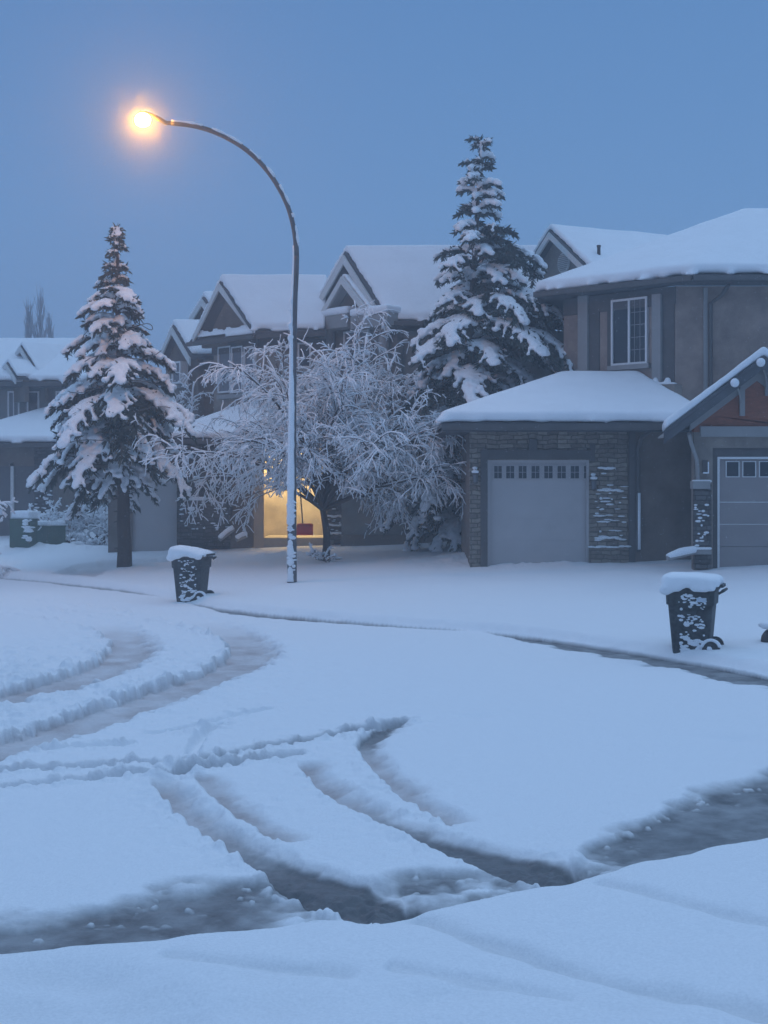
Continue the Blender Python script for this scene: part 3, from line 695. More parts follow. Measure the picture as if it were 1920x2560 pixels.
    gd = m.build('garage_door', DOORG, h); gd['label'] = 'taupe sectional door with white framed windows'
    ws = W2.hit(1816, 1170, -.16)[0]
    for k in range(6):
        m = MB(); t = ws + k * .375
        if t + .3 > t0 + 2.6: break
        z0, z1 = W2.hit(1830, 1191, -.16)[1], W2.hit(1830, 1155, -.16)[1]
        W2.box(m, t, t + .27, z0, z1, -.2, -.145); w = m.build('window', GLASS, gd)
        f = MB()
        for q in (t - .02, t + .27): W2.box(f, q, q + .02, z0 - .02, z1 + .02, -.2, -.135)
        for q in (z0 - .02, z1): W2.box(f, t, t + .27, q, q + .02, -.2, -.137)
        f.build('muntin', WHITE, w)
    # stone pier with cap
    m = MB(); W2.pbox(m, 1737, 1210, 1779, 1420, 0, .2); pr = m.build('pier', STONED, h)
    m = MB(); W2.pbox(m, 1732, 1203, 1776, 1222, .0, .26); m.build('pier_cap', TRIM, pr)
    m = MB(); W2.pbox(m, 1735, 1371, 1779, 1386, .201, .25); m.build('pier_sill', TRIM, pr)
    m = MB()
    for k in range(9):
        t, z = W2.hit(1736 + k * 4.6, 1203, .14); m.ball(W2.pt(t, z, .13), (.06, .13, .035))
        t, z = W2.hit(1738 + k * 4.4, 1371, .2); m.ball(W2.pt(t, z, .24), (.05, .05, .03))
    for k in range(24):
        t, z = W2.hit(ru(1738, 1772), ru(1262, 1372), .2); m.ball(W2.pt(t, z, .205), (ru(.02, .07), .025, ru(.01, .03)), 7, 4)
    m.build('snow_cover', SNOW, pr, smooth=True)
    m = MB(); t, z = W2.hit(1762, 1166); W2.box(m, t - .06, t + .06, z - .14, z + .14, 0, .035); lb = m.build('wall_lamp', TRIMD, h)
    m = MB(); W2.box(m, t + .055, t + .075, z - .16, z + .1, 0, .08); W2.box(m, t - .05, t + .055, z - .16, z - .13, 0, .08); m.build('snow_cover', SNOW, lb)
    # timber brackets under the gable with snow on their ends
    for bx, by in ((1837, 957), (1902, 906)):
        q = P(bx, by, 29.85); m = MB(); tx = q.x
        m.tube([V(tx, 29.85, q.z - .03), V(tx + .25, 30.44, q.z - .03)], .04, 6)
        pts = []
        for k in range(7):
            a = k / 6 * math.pi / 2; pts.append(V(tx + .03 + .27 * math.sin(a), 29.95 + .46 * math.sin(a), q.z - .06 - .56 * (1 - math.cos(a))))
        m.tube(pts, .028, 6); m.box(tx + .25, tx + .36, 30.36, 30.437, q.z - .70, q.z - .02)
        b = m.build('bracket', TRIM, h)
        s = MB(); s.ball(q, (.10, .1, .10), 12, 8); s.build('snow_ball', SNOW, b, smooth=True)
    # downspouts
    m = MB(); t = PX(1593)
    m.tube([V(PX(1625) + 2.05, 31.9, 3.8), V(t + 2.12, 32.15, 3.62), V(t + 2.05, 32.30, 3.35), V(t + 2.05, 32.30, .9)], .05, 6); ds = m.build('downspout', TRIMD, h)
    m = MB(); zt_ = W1.hit(1593, 1232)[1]; m.tube([V(t + 2.07, 32.245, zt_), V(t + 2.07, 32.245, .95)], .035, 6); m.build('snow_cover', SNOW, ds, smooth=True)
    m = MB(); m.tube([V(6.75, 30.1, 3.62), V(6.86, 30.35, 3.4), V(7.0, 30.42, 3.05), V(7.04, 30.42, 2.3)], .045, 6); m.build('downspout', TRIM, h)
    m = MB(); a = P(1738, 1379, 30.3); b = P(1668, 1396, 30.0); m.tube([a, b], .06, 6); ds = m.build('downspout_extension', TRIM, h)
    m = MB(); m.tube([a + V(0, 0, .05), a.lerp(b, .5) + V(0, 0, .07), b + V(0, 0, .04)], [.09, .10, .07], 8); puff(m.build('snow_cover', SNOW, ds, smooth=True), .03, 3)
build_right_house()

# ------------------------------------------------------------------ middle house with the lit garage
def build_middle_house():
    h = thing('house', 'taupe house with two steep gables and lit open garage, behind the weeping tree', 'house', (-1, 44, .8))
    gl, gp, gr = P(750, 826, 44.5), P(862, 628, 43), P(972, 803, 41.4)
    XR = 5.6
    rb = V(XR, 43.0, gp.z); re = V(XR, 41.4, gr.z); lb = V(XR, 44.6, gl.z)
    roof(h, [[gp, rb, re, gr], [gl, lb, rb, gp]], .12, .24, .09, eaves=[(gr, re)], clump=.05)
    gutter(h, [gr + V(.1, 0, 0), re])
    dn = V(-.70, -.71, 0)
    m = MB()                                              # bargeboards
    for e in (gl, gr): m.obox(gp + dn * .02 + V(0, 0, -.42), e - gp, V(0, 0, .30), dn * .06)
    m.build('bargeboard', TRIML, h)
    WG = Wall((gl.x + .25, gl.y + .10), (gr.x + .20, gr.y + .30))
    inn = [gp - dn * .35, gr - dn * .35, gl - dn * .35]
    m = MB(); z0 = 5.2
    a, b = gl - dn * .36 , gr - dn * .36
    m.prism([V(a.x, a.y, .3), V(b.x, b.y, .3), V(b.x, b.y, b.z - .15), V(gp.x - dn.x * .36, gp.y - dn.y * .36, gp.z - .15), V(a.x, a.y, a.z - .15)], -dn * .25)
    m.prism([V(b.x - dn.x * .1, b.y + .3, .3), V(XR, 42.0, .3), V(XR, 46, .3), V(a.x, 46, .3), V(a.x + .3, a.y + .3, .3)], (0, 0, 6.9))
    m.build('wall', STUCCO4, h)
    WGp = Wall((a.x, a.y), (b.x, b.y))
    # inner portico gable
    ip, il, ir = WGp.hit(857, 690, .55), WGp.hit(800, 788, .55), WGp.hit(926, 779, .55)
    ip, il, ir = [WGp.pt(q[0], q[1], .55) for q in (ip, il, ir)]
    m = MB()
    for e in (il, ir): m.obox(ip + V(0, 0, -.26), e - ip, V(0, 0, .24), WGp.n * .08)
    for e in (il, ir): m.obox(ip + V(0, 0, -.06), e - ip, V(0, 0, .05), WGp.n * -.5)
    ig = m.build('portico_gable', TRIML, h)
    m = MB()
    for e in (il, ir): m.obox(ip + V(0, 0, .0), e - ip, V(0, 0, .10), WGp.n * -.45 )
    puff(m.build('snow_cover', SNOW, ig, smooth=True), .05, 2)
    for x0, x1, ya, yb in ((777, 868, 790, 822), (876, 968, 786, 817)):
        m = MB(); t0, t1, z0, z1 = WGp.pbox(m, x0, ya, x1, yb, 0, .6); c = m.build('pillar_cap', TRIM, h)
        m = MB(); WGp.box(m, t0 - .02, t1 + .02, z1, z1 + .26, -.0, .64); puff(m.build('snow_cover', SNOW, c, smooth=True), .06, 5)
    for x0, x1 in ((797, 824), (940, 962)):
        m = MB(); t0 = WGp.hit(x0, 850, .4)[0]; t1 = WGp.hit(x1, 850, .4)[0]; z1 = WGp.hit(x0, 822, .4)[1]
        tm = (t0 + t1) / 2; m.tube([WGp.pt(tm, 4.2, .25), WGp.pt(tm, z1, .25)], abs(t1 - t0) * .42, 14); m.build('column', TRIM, h, smooth=False)
    WGp.window(h, 863, 828, 896, 895, .06, 1, 2, glass=BLIND, o=.05)
    WGp.window(h, 901, 825, 926, 890, .06, 1, 2, glass=BLIND, o=.05)
    # ---- left wing
    wl, wp, wr = P(486, 834, 45.2), P(550, 702, 44.4), P(636, 814, 43.4)
    XE = gl.x + .9
    ridge = V(XE, wp.y, wp.z); ev = V(XE, 43.0, 7.42)
    roof(h, [[wp, ridge, V(XE, 43.0, 7.3), V(wr.x + .0, 43.0, 7.3)], [wl, V(XE, 45.8, wl.z), ridge, wp]], .1, .24, .08, eaves=[(V(wr.x, 43.0, 7.3), V(XE, 43.0, 7.3))])
    p0, p1 = P(472, 856, 45.4), P(640, 836, 42.9)
    roof(h, [[p0, p1, wr + V(.05, -.1, -.05), wl + V(0, .1, -.02)]], .1, .15, .06)
    gutter(h, [p0, p1, V(XE, 42.95, 7.28)])
    m = MB(); dn2 = V(-.7, -.71, 0)
    for e in (wl, wr): m.obox(wp + dn2 * .02 + V(0, 0, -.32), e - wp, V(0, 0, .24), dn2 * .06)
    m.build('bargeboard', TRIML, h)
    m = MB(); k = -dn2 * .3
    m.prism([wp + k + V(0, 0, -.1), wr + k + V(0, 0, -.08), V((wr + k).x, (wr + k).y, 7.0), V((wl + k).x, (wl + k).y, 7.0), wl + k + V(0, 0, -.08)], -dn2 * .2); m.build('gable_wall', STUCCO3, h)
    A, B = (-5.68, 45.35), (-3.98, 43.45)
    W = Wall(A, B); WF = Wall(B, (XE, 43.45))
    m = MB(); m.prism([V(*A, .3), V(*B, .3), V(XE, 43.45, .3), V(XE, 47, .3), V(A[0], 47, .3)], (0, 0, 6.85)); m.build('wall', STUCCO2, h)
    for x0, x1 in ((549, 581), (583, 611), (614, 641)): W.window(h, x0, 866, x1, 982, .055, 1, 2, glass=BLIND, o=.05, sill=False)
    m = MB(); t0, t1, z0, z1 = W.pbox(m, 541, 984, 648, 994, 0, .14); m.build('sill', TRIM, h)
    WF.window(h, 744, 857, 778, 920, .06, 1, 1, o=.05)
    m = MB(); W.box(m, 0, W.L, 6.75, 7.1, 0, .08); WF.box(m, .0, WF.L, 6.75, 7.1, 0, .08); m.build('frieze', TRIMD, h)
    # ---- garage block under the wing
    GD = 41.4; WA = Wall((-8.4, GD), (-1.3, GD)); U = lambda px: WA.hit(px, 1200)[0]
    e0, e1 = P(396, 1098, 40.8), P(690, 1098, 40.8); t0_ = P(470, 1035, 42.6)
    t1_ = V(-1.2, 44.0, 5.15); t0_ = V(e0.x + 3.0, 44.0, 5.15); e1 = V(-1.2, 40.8, e0.z)
    roof(h, [[e0, e1, t1_, t0_], [e0, t0_, V(e0.x, 46, e0.z)]], .12, .22, .08, eaves=[(e0, e1)], clump=.04)
    gutter(h, [e0, e1])
    zt = 3.74
    oL, oR = U(660), U(832); oz = WA.hit(700, 1122)[1]
    m = MB(); WA.box(m, 0, U(330), .2, zt, -.25, 0); WA.box(m, U(330), U(442), 2.75, zt, -.25, 0); WA.box(m, U(576), U(634), .2, zt, -.25, -.02)
    WA.box(m, U(634), oR, oz, zt, -.25, -.02); WA.box(m, oR + .001, WA.L, .2, zt, -.25, -.02); m.build('wall', STUCCO3, h)
    m = MB(); WA.box(m, U(442) + .002, U(576) - .002, .2, zt, -.25, .0); WA.pbox(m, 446, 1250, 575, 1345, .001, .45); st = m.build('stone_facing', STONED, h)
    m = MB()
    for k in range(12):
        t, z = WA.hit(452 + k * 5.2, 1250, .3); m.ball(WA.pt(t, z + .03, .3), (.12, .22, .07))
    for k in range(26):
        t, z = WA.hit(ru(450, 572), ru(1258, 1325), .45); m.ball(WA.pt(t, z, .452), (ru(.03, .1), .03, ru(.012, .03)), 7, 4)
    t, z = WA.hit(478, 1272, .45); m.ball(WA.pt(t, z, .44), (.13, .06, .07))
    m.build('ledge_snow', SNOW, st, smooth=True)
    m = MB(); WA.box(m, U(330), U(442), .2, 2.75, -.2, -.1); gd = m.build('garage_door', DOORW, h)
    m = MB(); WA.box(m, U(636), oL, .2, oz + .1, -.0, .09); m.build('door_post', mat('tan_post', (.42, .33, .25), .7, .06, 3), h)
    # the open, lit garage
    m = MB(); x0, x1 = WA.pt(oL, 0).x, WA.pt(oR, 0).x; yb = 44.3; zf = .84
    m.prism([V(x0 - .6, GD + .26, zf), V(x0 - .5, GD + .26, zf), V(x0 - .5, yb, zf), V(x1 + .9, yb, zf), V(x1 + .9, GD + .26, zf), V(x1 + 1.0, GD + .26, zf), V(x1 + 1.0, yb + .1, zf), V(x0 - .6, yb + .1, zf)], (0, 0, 2.76))
    m.build('garage_interior', CREAM, h)
    m = MB(); m.box(x0 - .6, x1 + 1.0, GD + .26, yb + .1, 3.602, 3.70); m.build('garage_ceiling', CREAM, h)
    m = MB(); m.box(x0 - .49, x1 + .89, yb - .03, yb - .002, zf, 1.25); m.build('wainscot', WAINS, h)
    m = MB(); m.box(x0 - .02, x1 + .02, GD - .05, yb, .3, zf - .002); m.build('garage_floor', CONC, h)
    m = MB(); cx_ = (x0 + x1) / 2 - .2; m.ball((cx_, 43.35, 3.46), .07, 10, 8); m.tube([(cx_, 43.35, 3.6), (cx_, 43.35, 3.5)], .04, 8); m.build('ceiling_lamp', BULB, h)
    # side pier and plinth right of the opening
    m = MB(); WA.pbox(m, 818, 1150, 874, 1350, 0, .3); pr = m.build('pier', STONED, h)
    m = MB()
    for y in (1290, 1312, 1332):
        for k in range(8):
            t, z = WA.hit(820 + k * 7, y + ru(-2, 2), .3); m.ball(WA.pt(t, z, .31), (.1, .06, .03), 7, 4)
    for k in range(20):
        t, z = WA.hit(ru(820, 872), ru(1240, 1345), .3); m.ball(WA.pt(t, z, .302), (ru(.03, .08), .03, .015), 7, 4)
    m.build('snow_cover', SNOW, pr, smooth=True)
    m = MB(); m.box(-.9, XR, 41.2, 41.99, .2, .83); m.box(-1.28, XR - 2.0, 40.9, 41.9, .83, 3.9); m.build('side_wall', STUCCO4, h)
    m = MB(); m.box(-1.3, 3.7, 40.80, 41.05, .2, .95); m.build('plinth', WAINS, h)
    # snow-covered boards by the garage
    for (a, b) in (((548, 1350), (584, 1322)), ((590, 1350), (618, 1338))):
        m = MB(); p, q = P(a[0], a[1], 40.5), P(b[0], b[1], 40.6); m.tube([p, q], .07, 6); d = m.build('downspout_extension', TRIM, h)
        m = MB(); m.tube([p + V(0, 0, .05), p.lerp(q, .5) + V(0, 0, .08), q + V(0, 0, .05)], .09, 8); puff(m.build('snow_cover', SNOW, d, smooth=True), .035, 3)
    l = bpy.data.lights.new('garage_light', 'AREA'); l.shape = 'RECTANGLE'; l.size = 2.2; l.size_y = .25; l.energy = 230; l.color = (1, .80, .40)
    lo = bpy.data.objects.new('garage_light', l); C.objects.link(lo); lo.location = ((x0 + x1) / 2, 42.2, 3.5); lo.rotation_euler = (math.radians(62), 0, 0)
    return x0, x1, zf
gx0, gx1, gzf = build_middle_house()

# ------------------------------------------------------------------ narrow gabled house between
def build_back_house():
    h = thing('house', 'narrow brown house with two stacked snowy gables, between the left house and the middle house', 'house', (-7, 50, .8))
    for (l, p, r, xr, ztop) in ((P(468, 806, 52.0), P(507, 742, 50.5), P(552, 806, 49.0), -4.2, 7.6), (P(398, 892, 49.5), P(432, 812, 48.3), P(478, 890, 47.0), -5.4, 6.0)):
        rb = V(xr, p.y, p.z); re = V(xr, r.y, r.z); lb = V(xr, l.y, l.z)
        roof(h, [[p, rb, re, r], [l, lb, rb, p]], .1, .24, .09)
        dn = V(-.7, -.71, 0); m = MB()
        for e in (l, r): m.obox(p + dn * .02 + V(0, 0, -.34), e - p, V(0, 0, .26), dn * .06)
        m.build('bargeboard', TRIML, h)
        k = -dn * .3; a, b, c = l + k, r + k, p + k; m = MB()
        m.prism([V(a.x, a.y, .4), V(b.x, b.y, .4), b + V(0, 0, -.12), c + V(0, 0, -.12), a + V(0, 0, -.12)], -dn * .25)
        m.prism([V(b.x + .1, b.y + .3, .4), V(xr - .2, b.y + .3, .4), V(xr - .2, a.y, .4), V(a.x + .2, a.y + .1, .4)], (0, 0, b.z - .55))
        m.build('wall', STUCCO3, h)
    W = Wall((-8.2, 48.9), (-6.6, 47.35))
    W.window(h, 448, 905, 470, 960, .06, 1, 2, glass=BLIND, o=.3)
build_back_house()

# ------------------------------------------------------------------ left house
def build_left_house():
    h = thing('house', 'long grey house with snowy roof and small triangular dormers, left of the trunked spruce', 'house', (-14, 52, .8))
    D0 = 51.3
    xl, xr = -19.5, P(232, 960, D0).x
    e0 = V(xl, D0, 6.30); e1 = V(xr, D0, 6.30); r0 = V(xl, 55, 8.15); r1 = V(xr, 55, 8.15)
    roof(h, [[e0, e1, r1, r0]], .1, .24, .1, eaves=[(V(xl + 2, D0, 6.33), e1)], clump=.06)
    roof(h, [[V(xl, 58.5, 6.3), V(xr, 58.5, 6.3), r1, r0]], .1, .24, .12)
    gutter(h, [e0, e1])
    m = MB(); m.box(xl, xr - .3, 52.0, 58, .4, 6.22); m.prism([V(xr - .55, 52.2, 6.2), V(xr - .55, 58, 6.2), V(xr - .55, 55, 7.9)], (.2, 0, 0)); m.build('wall', STUCCO4, h)
    m = MB(); m.box(xl, xr, 51.36, 52.0, 6.10, 6.18); m.build('soffit', FASCIA, h)
    W = Wall((xl, 52.0), (xr - .3, 52.0))
    W.window(h, 20, 978, 50, 1046, .06, 2, 1, glass=BLIND, o=.05, sill=False); W.window(h, 68, 978, 99, 1046, .06, 1, 1, o=.05, sill=False); W.window(h, 140, 978, 172, 1046, .06, 1, 1, glass=BLIND, o=.05, sill=False)
    # dormers
    for (l, p, r, dz) in ((P(30, 900, 53.8), P(53, 862, 52.9), P(101, 944, 51.6), 3.0), (P(-14, 944, 52.6), P(18, 905, 51.8), P(42, 943, 51.0), 3.4)):
        rd = V(.75, .66, 0) * dz; dn = -V(.75, .66, 0)
        roof(h, [[p, r, r + rd, p + rd], [l, p, p + rd, l + rd]], .08, .16, .07)
        m = MB()
        for e in (l, r): m.obox(p + dn * .02 + V(0, 0, -.26), e - p, V(0, 0, .2), dn * .06)
        m.build('bargeboard', TRIML, h)
        k = -dn * .3; m = MB(); m.prism([p + k + V(0, 0, -.1), r + k + V(0, 0, -.1), V((r + k).x, (r + k).y, r.z - .9), V((l + k).x, (l + k).y, r.z - .9), l + k + V(0, 0, -.1)], -dn * .2); m.build('gable_wall', STUCCO3, h)
    # garage wing
    g0 = P(-150, 1108, 48.6); g1 = P(150, 1108, 48.6); 
    t1 = V(g1.x, 52.0, 5.25); t0 = V(g0.x + 3.2, 52.0, 5.25)
    roof(h, [[g0, g1, t1, t0], [g0, t0, V(g0.x, 52.0, g0.z)]], .12, .24, .1, eaves=[(g0, g1)], clump=.04)
    gutter(h, [g0, g1])
    WA = Wall((g0.x + .5, 49.2), (g1.x - .2, 49.2)); U = lambda px: WA.hit(px, 1200)[0]; zt = g0.z - .08
    m = MB(); WA.box(m, 0, U(-60), .3, zt, -.25, 0); WA.box(m, U(-60), U(86), 3.1, zt, -.25, 0); WA.box(m, U(132), WA.L, .3, zt, -.25, 0)
    m.box(g1.x - .45, g1.x - .2, 49.46, 52, .3, zt); m.build('wall', STUCCO3, h)
    m = MB(); WA.box(m, U(86) + .002, U(132) - .002, .3, zt, -.25, .03); st = m.build('stone_facing', STONED, h)
    m = MB()
    for k in range(30):
        t, z = WA.hit(ru(88, 130), ru(1215, 1300), .03); m.ball(WA.pt(t, z, .035), (ru(.03, .12), .03, ru(.015, .04)), 7, 4)
    m.build('ledge_snow', SNOW, st, smooth=True)
    m = MB(); WA.box(m, U(-60) + .001, U(86) - .001, .3, 3.098, -.2, -.1); m.build('garage_door', DOORD, h)
    m = MB(); WA.pbox(m, 26, 1158, 34, 1305, -.1, .0); WA.pbox(m, 34, 1158, 86, 1162, -.1, -.002); m.build('door_frame', TRIML, h)
    # planter edge
    m = MB(); q = P(90, 1303, 46.0); m.box(q.x, q.x + .9, 46, 46.5, .3, q.z + .12); pl = m.build('planter', BOARD, h)
    m = MB(); m.box(q.x, q.x + .9, 46.0, 46.5, q.z + .13, q.z + .26); puff(m.build('snow_cover', SNOW, pl, smooth=True), .05, 4)
build_left_house()

# ------------------------------------------------------------------ street lamp
def build_lamp():
    bx, by = G(730, 1466, .17); D = by; z0 = gz(bx, by)
    h = thing('street_lamp', 'tall curved street lamp glowing orange, snow plastered on its pole', 'street lamp', (bx, by, z0))
    path = [(730, 1475), (730, 1300), (731, 1100), (733, 900), (736, 760), (739, 700), (741, 640), (738, 595), (731, 555), (719, 515), (700, 475), (676, 437), (646, 402), (612, 372), (572, 347), (528, 327), (480, 314), (428, 308)]
    pts = [V((x - 960) * D / F, D, H - (y - HZ) * D / F) for x, y in path]
    S = [Vector((q[0], D, q[1])) for q in crom([(p.x, p.z) for p in pts], 4)]
    n = len(S); k0 = 6 * 4
    rad = [.115 - .06 * min(1, (p.z / 9.0)) if p.z < 8 else .055 for p in S]
    m = MB(); m.tube(S[:k0 + 1], rad[:k0 + 1], 14); m.build('pole', METAL, h, smooth=True)
    m = MB(); m.tube(S[k0:], [max(.042, r) for r in rad[k0:]], 12); arm = m.build('arm', METAL, h, smooth=True)
    # wind-plastered snow on the camera-left side of the pole, ragged
    m = MB(); pts2 = []; rr = []
    i = 0; z = z0 + .02; top = S[k0].z + .3
    while z < top:
        p = min(S, key=lambda q: abs(q.z - z)); r = .115 - .06 * min(1, z / 9.0)
        sh = max(0, min(1, (z - 4.2) / 3.5)); pts2.append(V(p.x - r * (.26 + .62 * sh), D - r * (.62 - .3 * sh), z)); rr.append(r * (max(.22, .86 - .13 * max(0, z - 4.2)) if z > z0 + 1.3 else (ru(.25, .5) if rnd() < .3 else ru(.55, .82))) * ru(.9, 1.07)); z += .07 if z < z0 + 2 else .12
    m.tube(pts2, rr, 12)
    for k in range(44):
        z = z0 + ru(.1, 2.3); m.ball(V(bx + ru(-.08, .07), D - .1, z), (ru(.03, .08), .05, ru(.015, .045)), 7, 5)
    for k in range(40):
        z = z0 + ru(2.2, 6.5); r = .115 - .06 * z / 9; m.ball(V(bx + ru(-.9, .35) * r, D - r * .75, z), (ru(.02, .045), .03, ru(.02, .07)), 7, 5)
    o = m.build('plastered_snow', SNOW, h, smooth=True)
    # broken snow on top of the arm
    m = MB(); run = []
    for i in range(k0 + 2, n):
        p = S[i]; t = (S[min(i + 1, n - 1)] - S[i - 1]).normalized(); nrm = V(-t.z, 0, t.x)
        if nrm.z < 0: nrm = -nrm
        if rnd() < .10 and len(run) > 1:
            m.tube([q[0] for q in run], [q[1] for q in run], 8); run = []; continue
        run.append((p + nrm * .045 + V(0, -.012, 0), ru(.022, .05)))
    if len(run) > 1: m.tube([q[0] for q in run], [q[1] for q in run], 8)
    m.build('snow_cover', SNOW, arm, smooth=True)
    # luminaire
    e = S[-1]; c = V((357 - 960) * D / F, D, H - (300 - HZ) * D / F)
    m = MB()
    prof = [(e + V(.05, 0, 0), .045), (e + V(-.12, 0, .005), .05), (c + V(.36, 0, .03), .055), (c + V(.22, 0, .10), .045), (c + V(.07, 0, .165), .035), (c + V(-.06, 0, .165), .025), (c + V(-.10, 0, .155), .012)]
    vs_ = []
    m.tube([p for p, r in prof], [r for p, r in prof], 14)
    hd = m.build('lamp_head', METAL, h, smooth=True)
    m = MB(); m.ball(c, (.18, .14, .16), 20, 12); m.build('lens', LENS, hd, smooth=True)
build_lamp()

# ------------------------------------------------------------------ bins
def build_bin(label, px, py, zg, rz, cap, tilt=0):
    x, y = G(px, py, zg); z0 = zg
    h = thing('wheelie_bin', label, 'bin', (x, y, z0), 'wheelie bins at the kerb', rz)
    def ring(w, d, z, oy=0, k=.06):                        # rounded rectangle
        pts = []
        for cx, cy_, a0 in ((w - k, d - k, 0), (-w + k, d - k, 90), (-w + k, -d + k, 180), (w - k, -d + k, 270)):
            for a in (0, 30, 60, 90): pts.append((cx + k * math.cos(math.radians(a0 + a)), cy_ + k * math.sin(math.radians(a0 + a)) + oy, z))
        return pts
    def loft(m, rings, cap=True):
        n = len(rings[0]); vs_ = [p for r in rings for p in r]; fs = []
        for i in range(len(rings) - 1):
            for j in range(n): fs.append((i * n + j, i * n + (j + 1) % n, (i + 1) * n + (j + 1) % n, (i + 1) * n + j))
        fs.append(tuple(range(n))[::-1]); fs.append(tuple(range((len(rings) - 1) * n, len(rings) * n))); m.add(vs_, fs)
    m = MB()                                                # width along x (wheels on +x side), depth along y
    loft(m, [ring(.255, .24, -.04), ring(.27, .25, .1), ring(.32, .29, .70), ring(.322, .292, .72), ring(.345, .312, .73), ring(.355, .32, .93), ring(.375, .335, .935), ring(.375, .335, .975)])
    m.obox((-.10, -.335, .60), (.2, 0, 0), (0, .05, 0), (0, 0, .05))
    m.build('body', BINP, h, local=True)
    m = MB(); loft(m, [ring(.39, .36, .98), ring(.40, .365, 1.0), ring(.36, .33, 1.05), ring(.25, .2, 1.075)])
    m.obox((.36, -.2, .985), (.10, 0, 0), (0, .4, 0), (0, 0, .04)); lid = m.build('lid', BINP, h, local=True)
    m = MB(); m.tube([(.40, -.22, .90), (.47, -.22, .94), (.47, .22, .94), (.40, .22, .90)], .02, 8); m.build('handle', BINP, h, local=True)
    for s in (-1, 1):
        m = MB(); m.tube([(.30, s * .24, .10), (.30, s * .30, .10)], .125, 18); w = m.build('wheel', RUBBER, h, local=True)
        m = MB(); m.tube([(.30, s * .301, .10), (.30, s * .312, .10)], [.075, .06], 14); m.build('hub', BINP, w, local=True)
        if s < 0:
            m = MB()
            for k in range(9):
                a = math.radians(20 + k * 18); m.ball((.30 + .13 * math.cos(a), -.28, .10 + .13 * math.sin(a)), (.035, .045, .026))
            m.ball((.31, -.305, .05), (.05, .02, .05)); m.ball((.28, -.315, .11), (.045, .02, .04))
            puff(m.build('snow_cover', SNOW, w, smooth=True, local=True), .015, 2)
    # snow: cap on the lid
    m = MB(); loft(m, [ring(.40, .375, .985, 0, .12), ring(.43, .40, 1.04, 0, .14), ring(.42, .39, 1.04 + cap * .7, 0, .16), ring(.33, .30, 1.04 + cap, 0, .16)])
    if tilt:
        for i, v in enumerate(m.v): m.v[i] = (v[0], v[1], v[2] - tilt * (v[0] + .4) * (1 if v[2] > 1.06 else .15))
    for k in range(9): m.ball((ru(-.38, .38), -.375, ru(.955, .995)), (ru(.05, .11), .05, ru(.03, .07)))
    m.ball((-.33, -.34, .94), (.12, .07, .08)); m.ball((-.24, -.35, .96), (.15, .06, .05))
    puff(m.build('snow_cap', SNOW, lid, smooth=True, local=True), .03, 7, .03, .25)
    # snow blown onto the front
    m = MB()
    for k in range(280):
        u = ru(-1, 1); v = rnd() ** 1.25; zz = .03 + .86 * v; xx = .0 + u * (.165 + .04 * v) + (.03)
        if math.sin(xx * 23 + 3.1 * math.sin(zz * 17 + px)) + math.sin(zz * 21 + px + xx * 9) < -.25: continue
        if rnd() < .35 * abs(u): continue
        yy = -(.25 + (.29 - .25) * min(1, zz / .7)) if zz < .72 else -.318
        b = ru(.008, .026) * (1.5 if zz < .25 else 1)
        m.ball((xx, yy - .002, zz), (b * ru(1, 2.1), .009, b * ru(.5, 1.0)), 7, 4)
    m.build('plastered_snow', SNOW, h, smooth=True, local=True)
    if cap < .16:
        m = MB(); m.obox((.10, -.332, .78), (.14, 0, 0), (0, .012, 0), (0, 0, .06)); m.build('sticker', STICK, h, local=True)
    return h
build_bin('black wheelie bin with thick sloping snow cap at the kerb near the street lamp', 479, 1503, .0, math.radians(-14), .17, .16)
build_bin('black wheelie bin with flat snow cap standing in the wet gutter at right', 1731, 1632, .05, math.radians(-20), .14, .02)

